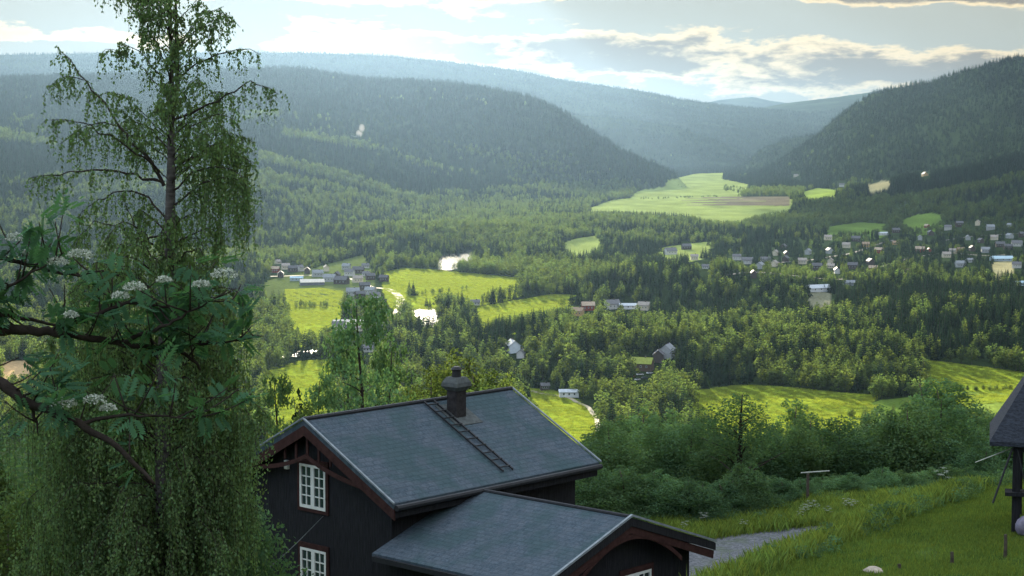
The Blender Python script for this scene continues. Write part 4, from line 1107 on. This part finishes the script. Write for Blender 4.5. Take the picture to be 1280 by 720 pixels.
for i in range(62):      # fine upward twigs through the open top
    pz = g.uniform(-85, 235); b = bp(214, pz); th = g.uniform(0, 6.28); Rr = np.interp(pz, [-90, 0, 60, 150, 220], [.3, 1.0, 1.45, 1.7, 1.9]) * g.uniform(.4, 1); d = np.array([math.cos(th), math.sin(th), 0]) * Rr
    addbranch([b, b + d * .5 + [0, 0, .45 * Rr], b + d * .85 + [0, 0, .6 * Rr], b + d + [0, 0, .5 * Rr]], .012, 12, .1, .6, limbs, .35)
for i in range(135):     # the dense lower crown
    pz = g.uniform(400, 760) if i > 24 else g.uniform(285, 410); b = bp(208, pz); th = i * 2.399 + g.uniform(-.3, .3)
    Rr = np.interp(pz, [230, 330, 420, 560, 760], [1.2, 1.6, 2.15, 2.45, 2.5]) * g.uniform(.55, 1.0) * (1.28 if math.cos(th) < 0 else .84)
    d = np.array([math.cos(th), math.sin(th), 0]) * Rr
    addbranch([b, b + d * .4 + [0, 0, .35 * Rr], b + d * .75 + [0, 0, .42 * Rr], b + d + [0, 0, .2 * Rr]], .022, 14 if i > 24 else 10, .5, 1.9, limbs, .3)
limbs.build('limbs', M_dbark, birch)
LC = []
for S_ in strands:
    L = np.linalg.norm(np.diff(S_, axis=0), axis=1).sum(); n = max(3, int(L / .036)); t = np.linspace(0.05, 1, n); q = np.stack([np.interp(t, np.linspace(0, 1, 6), S_[:, k]) for k in range(3)], -1); LC.append(q + g.normal(0, .022, q.shape))
LC = np.vstack(LC); n = len(LC); print('birch leaves', n)
a = rdir(n, g) * .7 + [0, 0, -.9]; a /= np.linalg.norm(a, axis=1)[:, None]; b = np.cross(a, rdir(n, g)); b /= np.linalg.norm(b, axis=1)[:, None]; s_ = g.uniform(.024, .040, n)[:, None]
v, f_ = rhombs(LC + a * s_ * .8 - off, a * s_, b * s_ * .72)
mesh_obj('crown', v, f_, M_weep, birch, False, tint4(n, g, .65, 1.35))

# ------------------------------------------------------------------ the rowan whose branches reach in from the left
RY = 10.; g = np.random.default_rng(9)
def rp(px_, py_, dy=0.): return np.array(at(px_, py_, RY + dy))
rb = rp(-120, 620); gz = H(rb[0], RY).item()
rowan = empty('rowan_tree', (rb[0], RY, gz)); tag(rowan, 'rowan tree in flower whose dark branches reach in from the left edge', 'tree'); off = np.array([rb[0], RY, gz])
m = MB(); m.tube(np.array([(rb[0], RY, gz - .2), rp(-122, 700), rp(-116, 560), rp(-112, 420), rp(-100, 300), rp(-90, 180)]) - off, [.13, .11, .095, .08, .06, .03], 10); m.build('trunk', M_dbark, rowan, True)
BR = [([(-116, 440, 0), (-50, 418, .1), (0, 411, .15), (60, 415, .2), (110, 421, .25), (150, 429, .3), (205, 436, .35), (236, 444, .4), (250, 462, .45)], .040),
      ([(-118, 470, 0), (-60, 462, -.1), (-20, 466, -.15), (12, 486, -.2), (38, 506, -.2), (62, 514, -.25), (100, 530, -.25), (140, 553, -.3), (170, 580, -.3), (193, 606, -.3)], .048),
      ([(-112, 400, 0), (-40, 392, .1), (20, 396, .2), (70, 408, .25), (110, 402, .3)], .022),
      ([(-108, 360, 0), (-50, 330, .1), (0, 322, .1), (50, 335, .15), (95, 345, .2), (130, 338, .25)], .022),
      ([(60, 415, .2), (110, 395, .3), (160, 378, .35), (215, 385, .4), (270, 375, .45), (300, 380, .5)], .016),
      ([(150, 429, .3), (200, 410, .25), (250, 385, .2), (285, 362, .2)], .014),
      ([(38, 506, -.2), (45, 525, -.2), (48, 545, -.2)], .012), ([(205, 436, .35), (250, 430, .4), (300, 425, .4), (330, 420, .45)], .012),
      ([(100, 530, -.25), (150, 520, -.2), (205, 520, -.15), (260, 525, -.1)], .012), ([(-40, 392, .1), (10, 360, .0), (50, 335, -.1), (80, 315, -.1)], .014)]
brm = []; leaves = []
for P, r0 in BR:
    Q = np.array([rp(*q) for q in P]); seg = np.r_[0, np.cumsum(np.linalg.norm(np.diff(Q, axis=0), axis=1))]; n = int(seg[-1] / .05) + 3; t = np.linspace(0, seg[-1], n)
    q = np.stack([np.interp(t, seg, Q[:, k]) for k in range(3)], -1); q[1:-1] += g.normal(0, .005, (n - 2, 3))
    mb = MB(); mb.tube(q - off, r0 * (1 - .8 * t / seg[-1]), 8)
    for k in range(int(seg[-1] * 13)):
        f_ = g.uniform(.05, 1); b = np.array([np.interp(f_ * seg[-1], t, q[:, j]) for j in range(3)]); d = rdir(1, g)[0]; d[2] = abs(d[2]) * .7 + .1; d[1] *= .8; L = g.uniform(.10, .34)
        s_ = np.linspace(0, 1, 4)[:, None]; tw = b + d * L * s_ + np.array([0, 0, .05]) * s_ ** 2
        mb.tube(tw - off, [.006, .005, .004, .003], 5)
        for j in range(g.integers(3, 7)): leaves.append((tw[g.integers(1, 4)], d))
    mb.build('branch', M_dbark, rowan, True)
V_, T_ = [], []
for b, d in leaves:
    ax = rdir(1, g)[0] * .9 + d * .7 + np.array([0, 0, -.35]); ax /= np.linalg.norm(ax); up = np.array([0, 0, 1.]) + rdir(1, g)[0] * .5; sd = np.cross(ax, up); sd /= np.linalg.norm(sd); nm = np.cross(sd, ax)
    Lf = g.uniform(.10, .17); kt = g.uniform(.7, 1.35)
    for i in range(6):
        f_ = .25 + .7 * i / 6; c0 = b + ax * Lf * f_ - nm * .02 * f_ * f_
        for q in (-1, 1):
            ll = .026 * (1.15 - .5 * abs(f_ - .5)); a_ = (sd * q * .85 + ax * .5) * ll; bb = (ax * .85 - sd * q * .4) * ll * .36
            c = c0 + a_; V_ += [c - a_, c + bb, c + a_ - nm * .006, c - bb]; T_.append(kt)
    c = b + ax * (Lf * .97 + .02); V_ += [c - ax * .024, c + sd * .009, c + ax * .024, c - sd * .009]; T_.append(kt)
V_ = np.array(V_) - off; T_ = np.repeat(np.array(T_), 4)[:, None] * np.ones((1, 3)); print('rowan leaflets', len(V_) // 4)
mesh_obj('leaves', V_, np.arange(len(V_)).reshape(-1, 4), M_rowan, rowan, False, T_)
for px_, py_, dy, rr in ((100, 322, -.2, .062), (72, 330, -.1, .05), (168, 362, -.1, .055), (150, 372, 0, .045), (280, 346, -.1, .062), (252, 358, 0, .045), (80, 508, -.3, .062), (118, 503, -.25, .055), (135, 512, -.2, .04), (88, 396, 0, .04), (20, 300, 0, .05), (205, 352, 0, .04), (40, 318, .1, .045)):
    c = rp(px_, py_, dy); n = 230; d = rdir(n, g); d[:, 2] = abs(d[:, 2]); p = c + d * rr * np.array([1.25, 1.25, .85]) * g.uniform(.7, 1, n)[:, None]; a = rdir(n, g) * .0065; b = np.cross(rdir(n, g), a)
    v, f_ = rhombs(p - off, a, b); mesh_obj('flower_cluster', v, f_, M_florets, rowan)

# ------------------------------------------------------------------ grass, flowers
def tuft(seed, n, h, w0, spread):
    g = np.random.default_rng(seed); V_ = []
    for i in range(n):
        b = np.array([g.normal(0, spread), g.normal(0, spread), -.02]); th = g.uniform(0, 6.28); d = np.array([math.cos(th), math.sin(th), 0]); s_ = np.array([-d[1], d[0], 0]) * w0; hh_ = h * g.uniform(.5, 1.15); ln = g.uniform(.1, .55) * hh_
        V_ += [b - s_, b + s_, b + d * ln * .45 + [0, 0, hh_ * .65] + s_ * .6, b + d * ln + [0, 0, hh_]]
    V_ = np.array(V_); return V_, np.arange(len(V_)).reshape(-1, 4), tint4(n, g, .7, 1.3)
GL = bpy.data.collections.new('grass_tufts'); LL = bpy.data.collections.new('lawn_tufts')
for i in range(4):
    v, f_, c = tuft(500 + i, 34, .42, .010, .2); o = mesh_obj('grass_tuft_%d' % i, v, f_, M_grass, None, False, c); COL.objects.unlink(o); GL.objects.link(o)
    v, f_, c = tuft(520 + i, 34, .10, .009, .16); o = mesh_obj('lawn_tuft_%d' % i, v, f_, M_lawn, None, False, c); COL.objects.unlink(o); LL.objects.link(o)
n = 90000; gx = RNG.uniform(-2, 24, n); gy = RNG.uniform(42, 84, n)
e = (gx - (7.6 + .61 * (gy - 47))) / 1.17
dpath = np.array([(1.5, 44), (4.6, 55), (6.2, 58.6), (8.3, 61.9), (10.6, 64.6), (13.5, 66.6), (17, 68)]); cxp = np.interp(gy, dpath[:, 1], dpath[:, 0]); wp = np.interp(gy, dpath[:, 1], [6, 5.6, 5.4, 4.8, 3.8, 2.2, 1.2])
onp = (abs(gx - cxp) * np.where(gy < 58, .95, .72) < wp * .5 + .05 * RNG.normal(size=n)) & (gy < 68)
lawn = (e > -.1) & (gy < 61.5)
gu, gv = project(gx, gy, H(gx, gy)); vis = (gu > 700) & (gu < 1330) & (gv < 760)
tall = ~onp & ~lawn & vis & ~((e < -4.0 - .25 * np.clip(gy - 56, 0, 8)) & (gx > cxp) & (gy < 63.5)) & ~((gx < 4.5) & (gy < 57))
pt_ = np.stack([gx, gy, H(gx, gy)], -1)
def sc_instances(name, msk, lib, lo, hi, label):
    q = pt_[msk]; k = len(q); s_ = RNG.uniform(lo, hi, k)[:, None] * np.ones((1, 3)); rr = np.zeros((k, 3)); rr[:, 2] = RNG.uniform(0, 6.28, k)
    tag(instancer(name, q, RNG.integers(0, 4, k), rr, s_, lib), label, 'grass', None, 'stuff'); print(name, k)
thin = RNG.uniform(size=n) < .62
sc_instances('tall_grass', tall & thin, GL, .55, 1.25, 'tall uncut grass on the bank and meadow beside the gravel')
lawn_thin = RNG.uniform(size=n) < .25 + .6 * (fbm(gx / 1.3, gy / 1.8, 19, 3) > -.05)
sc_instances('lawn_grass', lawn & vis & lawn_thin, LL, .8, 1.5, 'short green lawn grass on the raised plot')
WL = bpy.data.collections.new('weed_clumps')
for i in range(4):
    v, f_, c = leafy_crown(600 + i, .75, .38, 190, .10, 9, .05, .8, .6); o = mesh_obj('weed_clump_%d' % i, v, f_, M_nearleaf, None, False, c); COL.objects.unlink(o); WL.objects.link(o)
wn_ = fbm(gx / 2.2, gy / 2.2, 55, 3)
weeds = vis & (gy < 76) & ~onp & (((e > -.9) & (e < .7) & (RNG.uniform(size=n) < .022) & (gy > 46)) | (tall & (wn_ > .25) & (RNG.uniform(size=n) < .012)) | (tall & (gy > 71) & (RNG.uniform(size=n) < .03)))
sc_instances('undergrowth', weeds, WL, .3, .8, 'dark leafy weeds growing along the bank and meadow edge')
FL = bpy.data.collections.new('hay_tufts')
for i in range(4):
    v, f_, c = tuft(540 + i, 46, .62, .045, .75); o = mesh_obj('hay_tuft_%d' % i, v, f_, M_hay, None, False, c); COL.objects.unlink(o); FL.objects.link(o)
fx, fy = [], []
for P, c in FIELDS:
    if c is not YG or min(p[1] for p in P) < 330: continue
    q = np.array([ground(px_, min(py_ + dy_, 600), 700)[:2] for px_, py_ in P for dy_ in (0, 14)]); lo, hi = q.min(0), q.max(0)
    n = int((hi[0] - lo[0]) * (hi[1] - lo[1]) / 1.5); x_ = RNG.uniform(lo[0], hi[0], n); y_ = RNG.uniform(lo[1], hi[1], n); u_, v_ = project(x_, y_, H(x_, y_))
    mk = np.zeros(n, bool)
    for q_ in (0, .35, .7, 1.0): mk |= inpoly(u_, v_ - q_ * 15 * F / y_, P)
    mk &= (y_ > 820) & (RNG.uniform(size=n) < (.25 + .9 * (.5 + .5 * np.sin(x_ * .55 + y_ * .2))) * (.75 + .9 * fbm(x_ / 18, y_ / 30, 71, 3)))
    fx.append(x_[mk]); fy.append(y_[mk])
gx, gy = np.concatenate(fx), np.concatenate(fy); pt_ = np.stack([gx, gy, H(gx, gy)], -1)
sc_instances('hay_grass', np.ones(len(gx), bool), FL, .7, 1.3, 'sunlit hay grass standing on the valley meadows')
cow = None; g = np.random.default_rng(77)
for k, (px_, py_) in enumerate([(1165, 606), (1172, 603), (1178, 607), (1160, 610), (1003, 636), (1008, 640), (1014, 634), (1000, 642), (1022, 632), (1058, 630), (1062, 634), (1068, 628), (1090, 640), (1098, 636), (880, 650), (855, 658), (1035, 640), (930, 655)]):
    p = ground(px_, py_ + 14, 42, 100)
    if p[1] < 42.5: continue
    if cow is None:
        cow = empty('cow_parsley', (0, 0, 0)); m = MB(); hd = MB()
        for i in range(7):
            th = i * 2.4; q = np.array([math.cos(th) * .22, math.sin(th) * .22, .75 + .05 * i]) * np.array([g.uniform(.4, 1.1)] * 2 + [1]); m.tube([(0, 0, 0), (q[0] * .3, q[1] * .3, q[2] * .6), q], .006, 4)
            nn = 60; c = q + np.stack([g.normal(0, .055, nn), g.normal(0, .055, nn), g.normal(0, .012, nn)], -1); a = rdir(nn, g) * .012; b = np.cross(rdir(nn, g), a); v, f_ = rhombs(c, a, b); hd.add(v, [list(q_) for q_ in f_])
        m.build('stem', M_grass, cow); hd.build('flower_head', M_florets, cow); o = cow
    else: o = copy_tree(cow)
    o.location = p; o.rotation_euler = (0, 0, g.uniform(0, 6)); s_ = g.uniform(.75, 1.15) * (.6 if py_ > 625 else 1); o.scale = (s_,) * 3
    wh = 'on the far crest by the lawn corner' if py_ < 615 else 'in the meadow beyond the gravel drive' if px_ < 1030 else 'on the bank between lawn and gravel'
    tag(o, 'white flowering cow parsley ' + wh, 'plant', 'cow parsley ' + wh)
# pale stone at the foot of the lawn
p = ground(1092, 716, 30, 100); g = np.random.default_rng(2); m = MB(); nth, nph = 12, 7
vv = [(.26 * (1 + .2 * g.normal()) * math.cos(2 * math.pi * i / nth) * math.sin(math.pi * (j + .5) / nph), .3 * math.sin(2 * math.pi * i / nth) * math.sin(math.pi * (j + .5) / nph), .16 * math.cos(math.pi * (j + .5) / nph)) for j in range(nph) for i in range(nth)]
m.add(vv, [(j * nth + i, (j + 1) * nth + i, (j + 1) * nth + (i + 1) % nth, j * nth + (i + 1) % nth) for j in range(nph - 1) for i in range(nth)] + [list(range(nth)), list(range((nph - 1) * nth, nph * nth))[::-1]])
o = m.build('stone', plain('pale_stone', (.36, .31, .25), .9, .3, 6, .3), None, True); o.location = p; tag(o, 'pale flat stone at the lower edge of the lawn', 'stone')

# ------------------------------------------------------------------ drifting smoke, clouds added out of view to shade the near slope and right hill, haze
def volume_mat(name, col, dens, aniso):
    m = bpy.data.materials.new(name); m.use_nodes = True; t = NT(m.node_tree); o = t.n('ShaderNodeOutputMaterial')
    t.t.links.new(t.n('ShaderNodeVolumePrincipled', i_Color=(*col, 1), i_Density=dens, i_Anisotropy=aniso).outputs[0], o.inputs['Volume']); return m
def lump(name, loc, blobs, mat, sub=3):
    import bmesh
    bm = bmesh.new()
    for (x, y, z, rx, ry, rz) in blobs:
        bmesh.ops.create_icosphere(bm, subdivisions=sub, radius=1, matrix=Matrix.Translation((x, y, z)) @ Matrix.Diagonal((rx, ry, rz, 1)))
    me = bpy.data.meshes.new(name); bm.to_mesh(me); bm.free(); me.materials.append(mat)
    o = bpy.data.objects.new(name, me); COL.objects.link(o); o.location = loc; return o
p = ground(446, 176, 3000)
tag(lump('smoke', p, [(0, 0, 6, 8, 8, 8), (6, 3, 18, 9, 9, 10), (13, 0, 32, 8, 8, 11), (-14, 0, 8, 10, 8, 6)], volume_mat('white_smoke', (.95, .95, .95), .010, .3)), 'small white plume of smoke on the wooded hillside', 'smoke', None, 'stuff')
CY = 4000.; perp = -44.0
n3 = Vector((-math.sin(R(SUN_AZ)) * math.sin(R(SUN_EL)), -math.cos(R(SUN_AZ)) * math.sin(R(SUN_EL)), math.cos(R(SUN_EL))))
Cc = SD * (CY / SD.y) + n3 * (perp + 75); g = random.Random(4)
cl = [(x_ * 60, 0, 0, 80, 90, 74 + 4 * g.random()) for x_ in range(-6, 7)] + [(g.uniform(-330, 330), g.uniform(-60, 60), g.uniform(20, 70), 60, 60, 45) for _ in range(12)]
added_shade_cloud = lump('added_shade_cloud', Cc, cl, volume_mat('shade_cloud_vapour', (.97, .97, .97), .05, .4)); added_shade_cloud.rotation_euler = (R(SUN_EL), 0, -R(SUN_AZ)); tag(added_shade_cloud, kind='stuff')  # added above the view to keep the sun off the near slope
cl = [(g.uniform(-1250, 1500), 0, g.uniform(-75, 75), g.uniform(170, 260), 90, g.uniform(45, 75)) for _ in range(46)]
added_shade_cloud2 = lump('added_shade_cloud', (1250, 9000, 868), cl, volume_mat('hill_shade_vapour', (.97, .97, .97), .04, .4), 2); added_shade_cloud2.rotation_euler = (R(SUN_EL), 0, -R(SUN_AZ)); tag(added_shade_cloud2, kind='stuff')  # second blocker, added above the view to darken the right hill
m = MB(); m.box((-19000, -400, -206), (19000, 23500, 566))
hz = m.build('haze', volume_mat('valley_haze', (.050, .080, .124), .000036, .74)); tag(hz, kind='stuff')
